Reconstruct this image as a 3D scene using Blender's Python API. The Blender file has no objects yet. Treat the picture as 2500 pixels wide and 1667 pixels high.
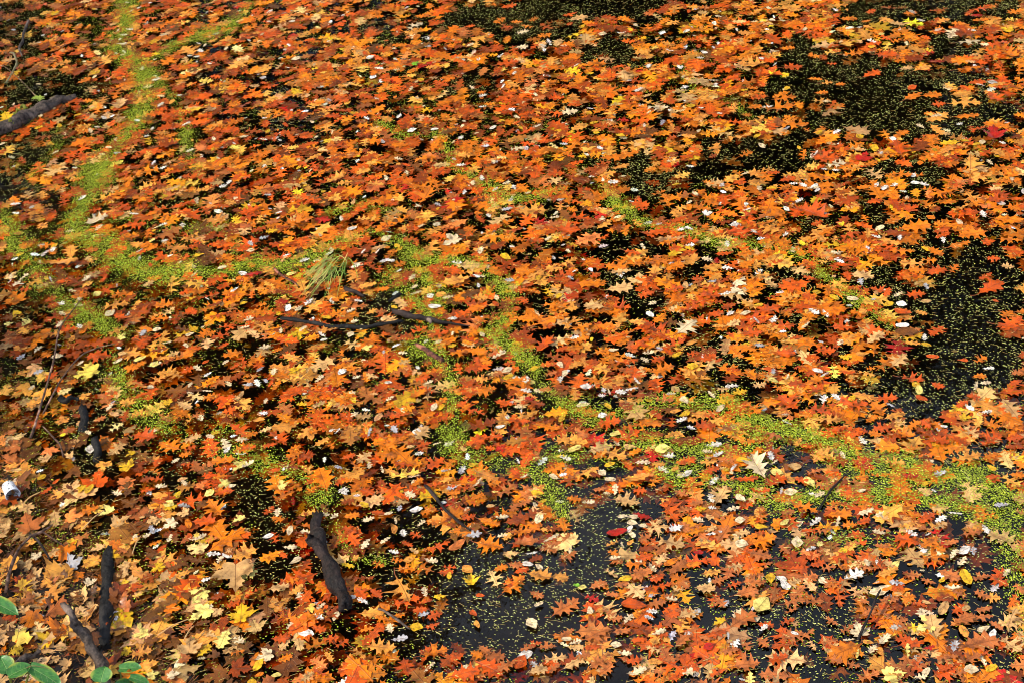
import bpy, math, random
import numpy as np
from mathutils import Vector, Matrix, Euler
from mathutils.geometry import delaunay_2d_cdt

random.seed(7)
RNG = np.random.default_rng(11)
scene = bpy.context.scene
C = scene.collection

# ------------------------------------------------------------------ camera
W0, H0 = 2500.0, 1667.0
FPX = 3760.0                      # focal length in photograph pixels
CAM_H = 5.0
PITCH = math.radians(38.0)
ROLL = math.radians(8.0)
r0 = Vector((1, 0, 0)); u0 = Vector((0, math.sin(PITCH), math.cos(PITCH)))
FWD = Vector((0, math.cos(PITCH), -math.sin(PITCH)))
RGT = r0 * math.cos(ROLL) - u0 * math.sin(ROLL)
UPV = r0 * math.sin(ROLL) + u0 * math.cos(ROLL)
CAM = Vector((0, 0, CAM_H))
cd = bpy.data.cameras.new('camera'); cam = bpy.data.objects.new('camera', cd); C.objects.link(cam)
cd.sensor_width = 36.0; cd.lens = 36.0 * FPX / W0; cd.clip_start = 0.1; cd.clip_end = 2000
cam.matrix_world = Matrix(((RGT.x, UPV.x, -FWD.x, CAM.x), (RGT.y, UPV.y, -FWD.y, CAM.y),
                           (RGT.z, UPV.z, -FWD.z, CAM.z), (0, 0, 0, 1)))
scene.camera = cam

# ------------------------------------------------------------------ sky, sun, exposure
SUN_ELEV, SUN_AZ = math.radians(42), math.radians(262)     # azimuth clockwise from +Y
wd = bpy.data.worlds.new('World'); scene.world = wd; wd.use_nodes = True
wn = wd.node_tree.nodes; wl = wd.node_tree.links
bg = wn['Background']; sky = wn.new('ShaderNodeTexSky'); sky.sky_type = 'NISHITA'
sky.sun_disc = False; sky.sun_elevation = SUN_ELEV; sky.sun_rotation = SUN_AZ
sky.air_density = 1.0; sky.dust_density = 1.2; sky.ozone_density = 1.0
# broken bright cloud over the blue
wtc = wn.new('ShaderNodeTexCoord'); wmp = wn.new('ShaderNodeMapping'); wmp.inputs['Scale'].default_value = (1.0, 1.0, 2.2)
wl.new(wtc.outputs['Generated'], wmp.inputs[0])
wnz = wn.new('ShaderNodeTexNoise'); wnz.inputs['Scale'].default_value = 2.6; wnz.inputs['Detail'].default_value = 6
wl.new(wmp.outputs[0], wnz.inputs['Vector'])
wmr = wn.new('ShaderNodeMapRange'); wl.new(wnz.outputs['Fac'], wmr.inputs[0])
wmr.inputs[1].default_value = 0.46; wmr.inputs[2].default_value = 0.74; wmr.inputs[3].default_value = 0.0; wmr.inputs[4].default_value = 0.75
wmx = wn.new('ShaderNodeMix'); wmx.data_type = 'RGBA'
wl.new(wmr.outputs[0], wmx.inputs[0]); wl.new(sky.outputs[0], wmx.inputs[6]); wmx.inputs[7].default_value = (10.5, 11.2, 12.4, 1)
wl.new(wmx.outputs[2], bg.inputs[0]); bg.inputs[1].default_value = 0.12
sl = bpy.data.lights.new('sun', 'SUN'); sun = bpy.data.objects.new('sun', sl); C.objects.link(sun)
sl.energy = 2.6; sl.angle = math.radians(2.0); sl.color = (1.0, 0.91, 0.74)
sdir = Vector((math.sin(SUN_AZ) * math.cos(SUN_ELEV), math.cos(SUN_AZ) * math.cos(SUN_ELEV), math.sin(SUN_ELEV)))
sun.rotation_euler = sdir.to_track_quat('Z', 'Y').to_euler()
vs = scene.view_settings
vs.view_transform = 'Standard'; vs.look = 'None'; vs.gamma = 1.0; vs.use_curve_mapping = False
vs.exposure = 0.92
scene.render.engine = 'CYCLES'
scene.cycles.filter_width = 0.95
scene.cycles.use_denoising = True; scene.cycles.denoiser = 'OPENIMAGEDENOISE'; scene.cycles.denoising_input_passes = 'RGB_ALBEDO_NORMAL'
scene.cycles.max_bounces = 6; scene.cycles.transparent_max_bounces = 8

# ------------------------------------------------------------------ pixel <-> ground
def ray(x, y):
    return (RGT * ((x - W0 / 2) / FPX) - UPV * ((y - H0 / 2) / FPX) + FWD)
def at(x, y, z=0.0):
    d = ray(x, y); t = (z - CAM.z) / d.z
    return CAM + d * t
Rn, Un, Fn, Cn = (np.array(v) for v in (RGT, UPV, FWD, CAM))
def project(P):
    D = P - Cn
    f = D @ Fn
    return np.stack([W0 / 2 + FPX * (D @ Rn) / f, H0 / 2 - FPX * (D @ Un) / f], 1)

# shore line of the muddy bank at the lower left
SA = at(-150, 905); SB = at(455, 1760)
sdv = (SB - SA).to_2d().normalized(); snrm = Vector((-sdv.y, sdv.x))
if (at(0, 1600).to_2d() - SA.to_2d()).dot(snrm) < 0: snrm = -snrm
def bank_d(x, y):
    return (x - SA.x) * snrm.x + (y - SA.y) * snrm.y
def bank_z(x, y):
    d = bank_d(x, y)
    w = 0.03 * np.sin(x * 5.1 + 1.3 * np.sin(y * 3.3)) + 0.02 * np.sin(y * 9.7 + x * 4.0)
    return np.where(d > 0, 0.16 * d, 0.20 * d) - 0.015 + w * 0.6
def ground_z(x, y):
    return np.maximum(bank_z(x, y), 0.0)
def at_ground(x, y):
    p = at(x, y)
    for _ in range(4):
        p = at(x, y, float(ground_z(p.x, p.y)))
    return p

# ------------------------------------------------------------------ small helpers
def s2l(c):
    c = c / 255.0
    return c / 12.92 if c <= 0.04045 else ((c + 0.055) / 1.055) ** 2.4
def rgb(r, g, b): return (s2l(r), s2l(g), s2l(b))
def tag(o, label=None, cat=None, group=None, kind=None):
    if label: o['label'] = label
    if cat: o['category'] = cat
    if group: o['group'] = group
    if kind: o['kind'] = kind
    return o
def link(o, parent=None):
    C.objects.link(o)
    if parent is not None: o.parent = parent
    return o
def mesh_np(name, V, loops, starts, totals, attrs=(), smooth=True):
    me = bpy.data.meshes.new(name)
    me.vertices.add(len(V)); me.vertices.foreach_set('co', np.ascontiguousarray(V, np.float32).ravel())
    me.loops.add(len(loops)); me.loops.foreach_set('vertex_index', np.ascontiguousarray(loops, np.int32))
    me.polygons.add(len(starts)); me.polygons.foreach_set('loop_start', np.ascontiguousarray(starts, np.int32))
    try: me.polygons.foreach_set('loop_total', np.ascontiguousarray(totals, np.int32))
    except Exception: pass
    if smooth: me.polygons.foreach_set('use_smooth', np.ones(len(starts), bool))
    for an, at_, arr in attrs:
        a = me.attributes.new(an, at_, 'POINT')
        a.data.foreach_set('color' if 'COLOR' in at_ else 'vector', np.ascontiguousarray(arr, np.float32).ravel())
    me.update(calc_edges=True); me.validate()
    return me
def mesh_py(name, V, F, smooth=True):
    me = bpy.data.meshes.new(name); me.from_pydata([tuple(v) for v in V], [], F); me.update()
    if smooth:
        for p in me.polygons: p.use_smooth = True
    return me

# ------------------------------------------------------------------ materials
class NT:
    def __init__(s, name):
        s.m = bpy.data.materials.new(name); s.m.use_nodes = True
        s.t = s.m.node_tree; s.n = s.t.nodes; s.l = s.t.links
        s.b = s.n.get('Principled BSDF'); s.out = s.n.get('Material Output')
    def new(s, typ, **kw):
        x = s.n.new(typ)
        for k, v in kw.items(): setattr(x, k, v)
        return x
    def put(s, sock, v):
        if isinstance(v, bpy.types.NodeSocket): s.l.new(v, sock)
        else: sock.default_value = v
    def math(s, op, a, b=None, c=None):
        x = s.new('ShaderNodeMath', operation=op); s.put(x.inputs[0], a)
        if b is not None: s.put(x.inputs[1], b)
        if c is not None: s.put(x.inputs[2], c)
        return x.outputs[0]
    def vmath(s, op, a, b=None):
        x = s.new('ShaderNodeVectorMath', operation=op); s.put(x.inputs[0], a)
        if b is not None: s.put(x.inputs[1], b)
        return x.outputs[0]
    def maprange(s, v, a, b, c, d):
        x = s.new('ShaderNodeMapRange'); s.put(x.inputs[0], v)
        for i, k in enumerate((a, b, c, d)): s.put(x.inputs[i + 1], k)
        return x.outputs[0]
    def noise(s, vec, scale, detail=3.0, rough=0.55):
        x = s.new('ShaderNodeTexNoise')
        if vec is not None: s.l.new(vec, x.inputs['Vector'])
        x.inputs['Scale'].default_value = scale; x.inputs['Detail'].default_value = detail
        x.inputs['Roughness'].default_value = rough
        return x.outputs['Fac']
    def mix(s, fac, a, b, blend='MIX'):
        x = s.new('ShaderNodeMix', data_type='RGBA', blend_type=blend)
        s.put(x.inputs[0], fac)
        for i, v in ((6, a), (7, b)):
            if isinstance(v, tuple): v = (*v[:3], 1.0)
            s.put(x.inputs[i], v)
        return x.outputs[2]
    def bump(s, h, strength=0.3, dist=0.01):
        x = s.new('ShaderNodeBump'); s.put(x.inputs['Height'], h)
        x.inputs['Strength'].default_value = strength; x.inputs['Distance'].default_value = dist
        s.l.new(x.outputs[0], s.b.inputs['Normal'])
    def set(s, **kw):
        for k, v in kw.items(): s.put(s.b.inputs[k.replace('_', ' ')], v)

def leaf_material(name, hero):
    t = NT(name)
    uv = t.new('ShaderNodeAttribute', attribute_name='leaf_uv').outputs['Vector']
    if hero:
        oi = t.new('ShaderNodeObjectInfo'); col, rnd = oi.outputs['Color'], oi.outputs['Random']
    else:
        at_ = t.new('ShaderNodeAttribute', attribute_name='col'); col, rnd = at_.outputs['Color'], at_.outputs['Alpha']
    sp = t.new('ShaderNodeSeparateXYZ'); t.l.new(uv, sp.inputs[0])
    u, v, k = sp.outputs
    av = t.math('ABSOLUTE', v)
    mid = t.maprange(av, 0.004, 0.016, 1.0, 0.0)
    ph = t.math('FRACT', t.math('MULTIPLY', t.math('SUBTRACT', u, t.math('MULTIPLY', av, 0.8)), 6.5))
    sv = t.maprange(t.math('ABSOLUTE', t.math('SUBTRACT', ph, 0.5)), 0.02, 0.07, 1.0, 0.0)
    ang = t.math('ARCTAN2', av, u)
    mv = t.maprange(t.math('ABSOLUTE', t.math('SINE', t.math('MULTIPLY', ang, 4.1))), 0.02, 0.10, 1.0, 0.0)
    side = t.math('ADD', t.math('MULTIPLY', sv, t.math('SUBTRACT', 1.0, k)), t.math('MULTIPLY', mv, k))
    vein = t.math('MAXIMUM', mid, t.math('MULTIPLY', side, 0.55))
    off = t.new('ShaderNodeCombineXYZ'); t.put(off.inputs[0], t.math('MULTIPLY', rnd, 91.0)); t.put(off.inputs[1], t.math('MULTIPLY', rnd, 47.0))
    q = t.vmath('ADD', uv, off.outputs[0])
    n1 = t.noise(q, 3.2, 4.0); n2 = t.noise(q, 17.0, 3.0); n3 = t.noise(q, 34.0, 1.0)
    shade = t.maprange(n1, 0.3, 0.72, 0.52, 1.28)
    sc_ = t.new('ShaderNodeCombineXYZ')
    for i in range(3): t.put(sc_.inputs[i], shade)
    c1 = t.mix(1.0, col, sc_.outputs[0], 'MULTIPLY')
    c1 = t.mix(t.maprange(n1, 0.46, 0.30, 0.0, 0.55), c1, rgb(74, 36, 10))
    c2 = t.mix(t.math('MULTIPLY', vein, 0.55), c1, rgb(110, 54, 16))
    c2 = t.mix(t.maprange(n2, 0.58, 0.75, 0.0, 0.45), c2, rgb(206, 140, 70))
    spot = t.maprange(n3, 0.70, 0.76, 0.0, 0.75)
    c3 = t.mix(spot, c2, rgb(58, 30, 12))
    t.set(Base_Color=c3, Roughness=t.maprange(n2, 0.3, 0.7, 0.3, 0.6), Specular_IOR_Level=0.25,
          Coat_Weight=0.3, Coat_Roughness=0.18, Coat_IOR=1.33)
    t.bump(t.math('SUBTRACT', t.math('MULTIPLY', n1, 0.8), t.math('MULTIPLY', vein, 0.35)), 0.55, 0.01)
    return t.m
M_HERO = leaf_material('leaf_blade', True)
M_FILL = leaf_material('leaf_litter', False)

def plain(name, col, rough=0.6, nscale=0.0, var=0.3, spec=0.4, bump=0.0, col2=None):
    t = NT(name)
    if nscale:
        tc = t.new('ShaderNodeTexCoord').outputs['Object']
        n = t.noise(tc, nscale, 5.0)
        c = t.mix(t.maprange(n, 0.3, 0.7, 0.0, 1.0), tuple(x * (1 - var) for x in col), col2 or tuple(min(1, x * (1 + var)) for x in col))
        t.set(Base_Color=c)
        if bump: t.bump(n, bump, 0.01)
    else: t.set(Base_Color=(*col, 1.0))
    t.set(Roughness=rough, Specular_IOR_Level=spec)
    return t.m
def attr_mat(name, rough=0.5, spec=0.4):
    t = NT(name)
    a = t.new('ShaderNodeAttribute', attribute_name='col')
    t.set(Base_Color=a.outputs['Color'], Roughness=rough, Specular_IOR_Level=spec)
    return t.m
M_STALK = plain('leaf_stalk', rgb(150, 78, 36), 0.5)
M_WEED = attr_mat('duckweed', 0.5, 0.3)
M_NEEDLE = attr_mat('needles', 0.55, 0.3)

def bark_material(name, a, b, scale=30):
    t = NT(name)
    tc = t.new('ShaderNodeTexCoord').outputs['Object']
    mp = t.new('ShaderNodeMapping'); t.l.new(tc, mp.inputs[0]); mp.inputs['Scale'].default_value = (1, 1, 1)
    n = t.noise(mp.outputs[0], scale, 6.0, 0.65); n2 = t.noise(mp.outputs[0], scale * 0.22, 3.0)
    c = t.mix(t.maprange(n, 0.38, 0.68, 0, 1), a, b)
    c = t.mix(t.maprange(n2, 0.56, 0.70, 0, 0.7), c, tuple(min(1, x * 3.0 + 0.02) for x in b))  # pale noise patches paint a sheen into the bark colour
    t.set(Base_Color=c, Roughness=t.maprange(n2, 0.3, 0.7, 0.4, 0.75), Specular_IOR_Level=0.3)
    t.bump(n, 1.0, 0.02)
    return t.m
M_BARK = bark_material('wet_bark', rgb(16, 10, 8), rgb(46, 32, 27))
M_BARK_RED = bark_material('reddish_bark', rgb(60, 30, 22), rgb(150, 92, 70), 60)
M_BARK_BLACK = bark_material('sodden_black_bark', rgb(8, 7, 6), rgb(22, 18, 16))
M_BARK_GREY = bark_material('weathered_grey_bark', rgb(36, 29, 25), rgb(112, 94, 82))
M_TWIG = bark_material('twig_bark', rgb(60, 40, 30), rgb(140, 104, 84), 60)

# ------------------------------------------------------------------ water, bed, bank
t = NT('pond_water')
t.n.remove(t.b)
tc = t.new('ShaderNodeNewGeometry').outputs['Position']
nz = t.noise(tc, 3.0, 2.0); nz2 = t.noise(tc, 14.0, 2.0)
bp = t.new('ShaderNodeBump'); t.put(bp.inputs['Height'], t.math('ADD', nz, t.math('MULTIPLY', nz2, 0.18)))
bp.inputs['Strength'].default_value = 0.22; bp.inputs['Distance'].default_value = 0.02
fr = t.new('ShaderNodeFresnel'); fr.inputs['IOR'].default_value = 1.33; t.l.new(bp.outputs[0], fr.inputs['Normal'])
tr = t.new('ShaderNodeBsdfTransparent'); tr.inputs[0].default_value = (0.70, 0.56, 0.34, 1)
gl = t.new('ShaderNodeBsdfGlossy'); gl.inputs['Roughness'].default_value = 0.03; gl.inputs['Color'].default_value = (1, 1, 1, 1)
t.l.new(bp.outputs[0], gl.inputs['Normal'])
mx = t.new('ShaderNodeMixShader'); t.l.new(fr.outputs[0], mx.inputs[0]); t.l.new(tr.outputs[0], mx.inputs[1]); t.l.new(gl.outputs[0], mx.inputs[2])
t.l.new(mx.outputs[0], t.out.inputs[0])
M_WATER = t.m
def quad(name, x0, y0, x1, y1, z, mat):
    me = mesh_py(name, [(x0, y0, z), (x1, y0, z), (x1, y1, z), (x0, y1, z)], [(0, 1, 2, 3)], False)
    o = bpy.data.objects.new(name, me); me.materials.append(mat); return link(o)
tag(quad('pond_water', -60, -20, 60, 24, 0.0, M_WATER), kind='structure')
M_MUD = plain('pond_mud', rgb(34, 25, 15), 0.5, 9.0, 0.5, 0.4, 0.6)
M_BED = plain('pond_bed_mud', rgb(14, 12, 9), 0.9, 2.0, 0.4, 0.1)
tag(quad('pond_bed', -60, -20, 60, 24.5, -0.55, M_BED), kind='structure')
gx = np.arange(-5.2, 0.6, 0.04); gy = np.arange(2.2, 9.2, 0.04)
GX, GY = np.meshgrid(gx, gy)
GZ = bank_z(GX, GY) + 0.008 * np.sin(GX * 31 + 3 * np.sin(GY * 23)) + 0.006 * RNG.standard_normal(GX.shape)
nx_, ny_ = len(gx), len(gy)
V = np.stack([GX, GY, np.maximum(GZ, -0.6)], -1).reshape(-1, 3)
ii = (np.arange(ny_ - 1)[:, None] * nx_ + np.arange(nx_ - 1)[None]).ravel()
lp = np.stack([ii, ii + 1, ii + 1 + nx_, ii + nx_], 1)
me = mesh_np('bank', V, lp.ravel(), np.arange(len(ii)) * 4, np.full(len(ii), 4))
me.materials.append(M_MUD); tag(link(bpy.data.objects.new('bank', me)), kind='structure')
M_FAR = plain('far_ground_soil', rgb(70, 52, 30), 0.9, 1.0, 0.4, 0.1)
me = mesh_py('far_ground', [(-900, 23, -0.6), (900, 23, -0.6), (900, 26, 0.5), (-900, 26, 0.5), (900, 900, 3), (-900, 900, 3)],
             [(0, 1, 2, 3), (3, 2, 4, 5)], False)
me.materials.append(M_FAR)
me2 = mesh_py('left_ground', [(-6.2, -20, -.6), (-6.2, 23.5, -.6), (-7.4, 23.5, .3), (-7.4, -20, .3), (-300, 23.5, .6), (-300, -20, .6)], [(0, 1, 2, 3), (3, 2, 4, 5)], False)
me2.materials.append(M_FAR); tag(link(bpy.data.objects.new('left_bank', me2)), kind='structure')
tag(link(bpy.data.objects.new('ground', me)), kind='structure')

# ------------------------------------------------------------------ leaf templates
OAK = [(0.0, .012), (.10, .03), (.16, .12), (.14, .25), (.25, .17), (.30, .10), (.36, .14), (.38, .41), (.46, .27), (.56, .37), (.53, .18),
       (.55, .10), (.62, .14), (.71, .32), (.76, .17), (.80, .09), (.88, .16), (.90, .06), (1.0, 0.0)]
OAK2 = [(0.0, .012), (.12, .04), (.20, .15), (.22, .23), (.31, .14), (.38, .16), (.45, .34), (.52, .21), (.57, .15), (.65, .23), (.74, .34), (.76, .19),
        (.79, .11), (.86, .14), (.94, .15), (.92, .05), (1.0, 0.0)]
OAK3 = [(0.0, .012), (.14, .02), (.18, .10), (.13, .27), (.26, .14), (.30, .05), (.40, .06), (.44, .20), (.41, .43), (.52, .24), (.63, .35), (.57, .13),
        (.62, .06), (.70, .10), (.79, .29), (.82, .11), (.91, .13), (.91, .04), (1.0, 0.0)]
MAPLE = [(0.0, .0), (-.08, .06), (-.13, .22), (-.09, .35), (.0, .32), (.07, .29), (.11, .42), (.19, .53), (.26, .48), (.41, .63),
         (.41, .46), (.51, .43), (.44, .33), (.42, .16), (.54, .19), (.65, .30), (.68, .19), (.79, .20), (.80, .09), (1.0, 0.0)]
LOBED = [(0.0, .012), (.11, .04), (.18, .14), (.27, .15), (.30, .07), (.37, .09), (.43, .24), (.53, .26), (.56, .11), (.62, .11), (.69, .26),
         (.80, .25), (.81, .13), (.88, .15), (.96, .10), (1.0, 0.0)]
OVAL = [(0.0, .012)] + [(u, 0.30 * math.sin(math.pi * u ** 0.85) ** 0.85 * (1 + 0.03 * (i % 2))) for i, u in enumerate(np.linspace(0.06, 0.94, 10))] + [(1.0, 0.0)]
KIND = {'o': ([OAK, OAK2, OAK3], 0), 'm': ([MAPLE], 1), 'w': ([LOBED, OAK2, LOBED], 0), 'v': ([OVAL], 0)}
def make_template(half, kf, seed, curl=False):
    r = random.Random(seed)
    sidef = {1: r.uniform(.25, .6)} if curl else {}
    def side(sgn):
        wf = r.uniform(0.80, 1.14) * (sidef.get(sgn, 1.0)); out = []; ph = r.uniform(0, 6.28); jz = .30 if half is LOBED else .12
        for i, (u, v) in enumerate(half):
            if 0 < i < len(half) - 1:
                v = v * wf * r.uniform(1 - jz, 1 + jz) * (1 + .18 * math.sin(5 * u + ph)); u += r.uniform(-.012, .012)
            out.append((u, sgn * v))
        return out
    R_ = side(1); L_ = side(-1)
    bend = r.uniform(-.12, .12)
    poly = R_ + L_[::-1][1:]
    if abs(poly[0][1] - poly[-1][1]) < 1e-4: poly = poly[:-1]
    n = len(poly)
    inner = [(u, 0.0) for u in (.12, .26, .4, .55, .7, .84)]
    inner += [(u, s * .05) for u in (.4, .6) for s in (-1, 1)] if kf == 0 else [(u, s * .16) for u in (.15, .35) for s in (-1, 1)]
    pts = [Vector(p) for p in poly] + [Vector(p) for p in inner]
    res = delaunay_2d_cdt(pts, [], [list(range(n))], 1, 1e-5)
    v2 = np.array([(p.x, p.y) for p in res[0]]); f = np.array([x for x in res[2] if len(x) == 3])
    # all faces point up
    a, b, c = v2[f[:, 0]], v2[f[:, 1]], v2[f[:, 2]]
    cr = (b[:, 0] - a[:, 0]) * (c[:, 1] - a[:, 1]) - (b[:, 1] - a[:, 1]) * (c[:, 0] - a[:, 0])
    f[cr < 0] = f[cr < 0][:, ::-1]
    uvk = np.column_stack([v2, np.full(len(v2), float(kf))])
    xy = v2.copy(); xy[:, 1] += bend * (v2[:, 0] - .5) ** 2 - bend * .25
    return dict(xy=xy, uv=uvk, f=f, bend=bend, kf=kf)
TPL = {}
for k, (halves, kf) in KIND.items():
    n_ = {'o': 15, 'm': 8, 'w': 10, 'v': 5}[k]
    TPL[k] = [make_template(halves[i % len(halves)], kf, 100 * ord(k) + i, i >= n_ * .72 and k != 'v') for i in range(n_)]
def curl_z(xy, fold, lon, cup, ph, wav):
    u, v = xy[..., 0], xy[..., 1]
    return fold * np.abs(v) + lon * (u - .45) ** 2 + cup * v * v + wav * np.sin(7 * u + ph) * np.sin(9 * v + 2 * ph)
def stalk_mesh(seed, length, kf):
    r = random.Random(seed); V = []; F = []; n = 6
    cv = r.uniform(-.35, .35)
    for i in range(n):
        s = i / (n - 1); x = 0.03 - (length + .03) * s; y = cv * s * s * length; z = 0.004 + 0.05 * s * s
        rr = .010 + .004 * s
        for j in range(4):
            a = math.pi / 2 * j + .7; V.append((x, y + rr * math.cos(a), z + rr * math.sin(a)))
    for i in range(n - 1):
        for j in range(4): F.append((4 * i + j, 4 * i + (j + 1) % 4, 4 * i + 4 + (j + 1) % 4, 4 * i + 4 + j))
    F.append(tuple(range(4 * n - 4, 4 * n)))
    me = mesh_py('stalk', V, F); me.materials.append(M_STALK); return me
HERO = {}
for k in TPL:
    HERO[k] = []
    for i, tp in enumerate(TPL[k]):
        for j, (fo, lo, cu, wv) in enumerate(((.03, .02, .05, .02), (.12, .10, .15, .035), (.06, -.12, -.2, .03), (.25, .25, .5, .05))):
            z = curl_z(tp['uv'][:, :2], fo, lo, cu, i * 1.3 + j, wv)
            V = np.column_stack([tp['xy'], z - z.min() if j != 2 else z - z.min()])
            f = tp['f']
            me = mesh_np('leaf_%s' % k, V, f.ravel(), np.arange(len(f)) * 3, np.full(len(f), 3), [('leaf_uv', 'FLOAT_VECTOR', tp['uv'])])
            me.materials.append(M_HERO)
            HERO[k].append((me, j, i))
STALK = {'o': [stalk_mesh(i, .22, 0) for i in range(4)], 'm': [stalk_mesh(20 + i, .6, 1) for i in range(4)]}

PAL = {'O': (222, 116, 8, 'orange'), 'Q': (230, 150, 58, 'light orange'), 'R': (204, 80, 6, 'red orange'), 'D': (146, 60, 8, 'rust brown'),
       'C': (176, 26, 14, 'crimson'), 'T': (216, 164, 100, 'tan'), 'P': (230, 202, 156, 'cream'), 'W': (232, 220, 204, 'white'),
       'G': (186, 180, 178, 'greyish'), 'Y': (222, 170, 26, 'golden yellow'), 'L': (232, 208, 110, 'pale yellow'),
       'S': (190, 104, 46, 'salmon brown'), 'B': (112, 64, 20, 'brown'), 'E': (120, 176, 40, 'lime green')}
COL = {k: np.array(rgb(*v[:3])) for k, v in PAL.items()}

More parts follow.
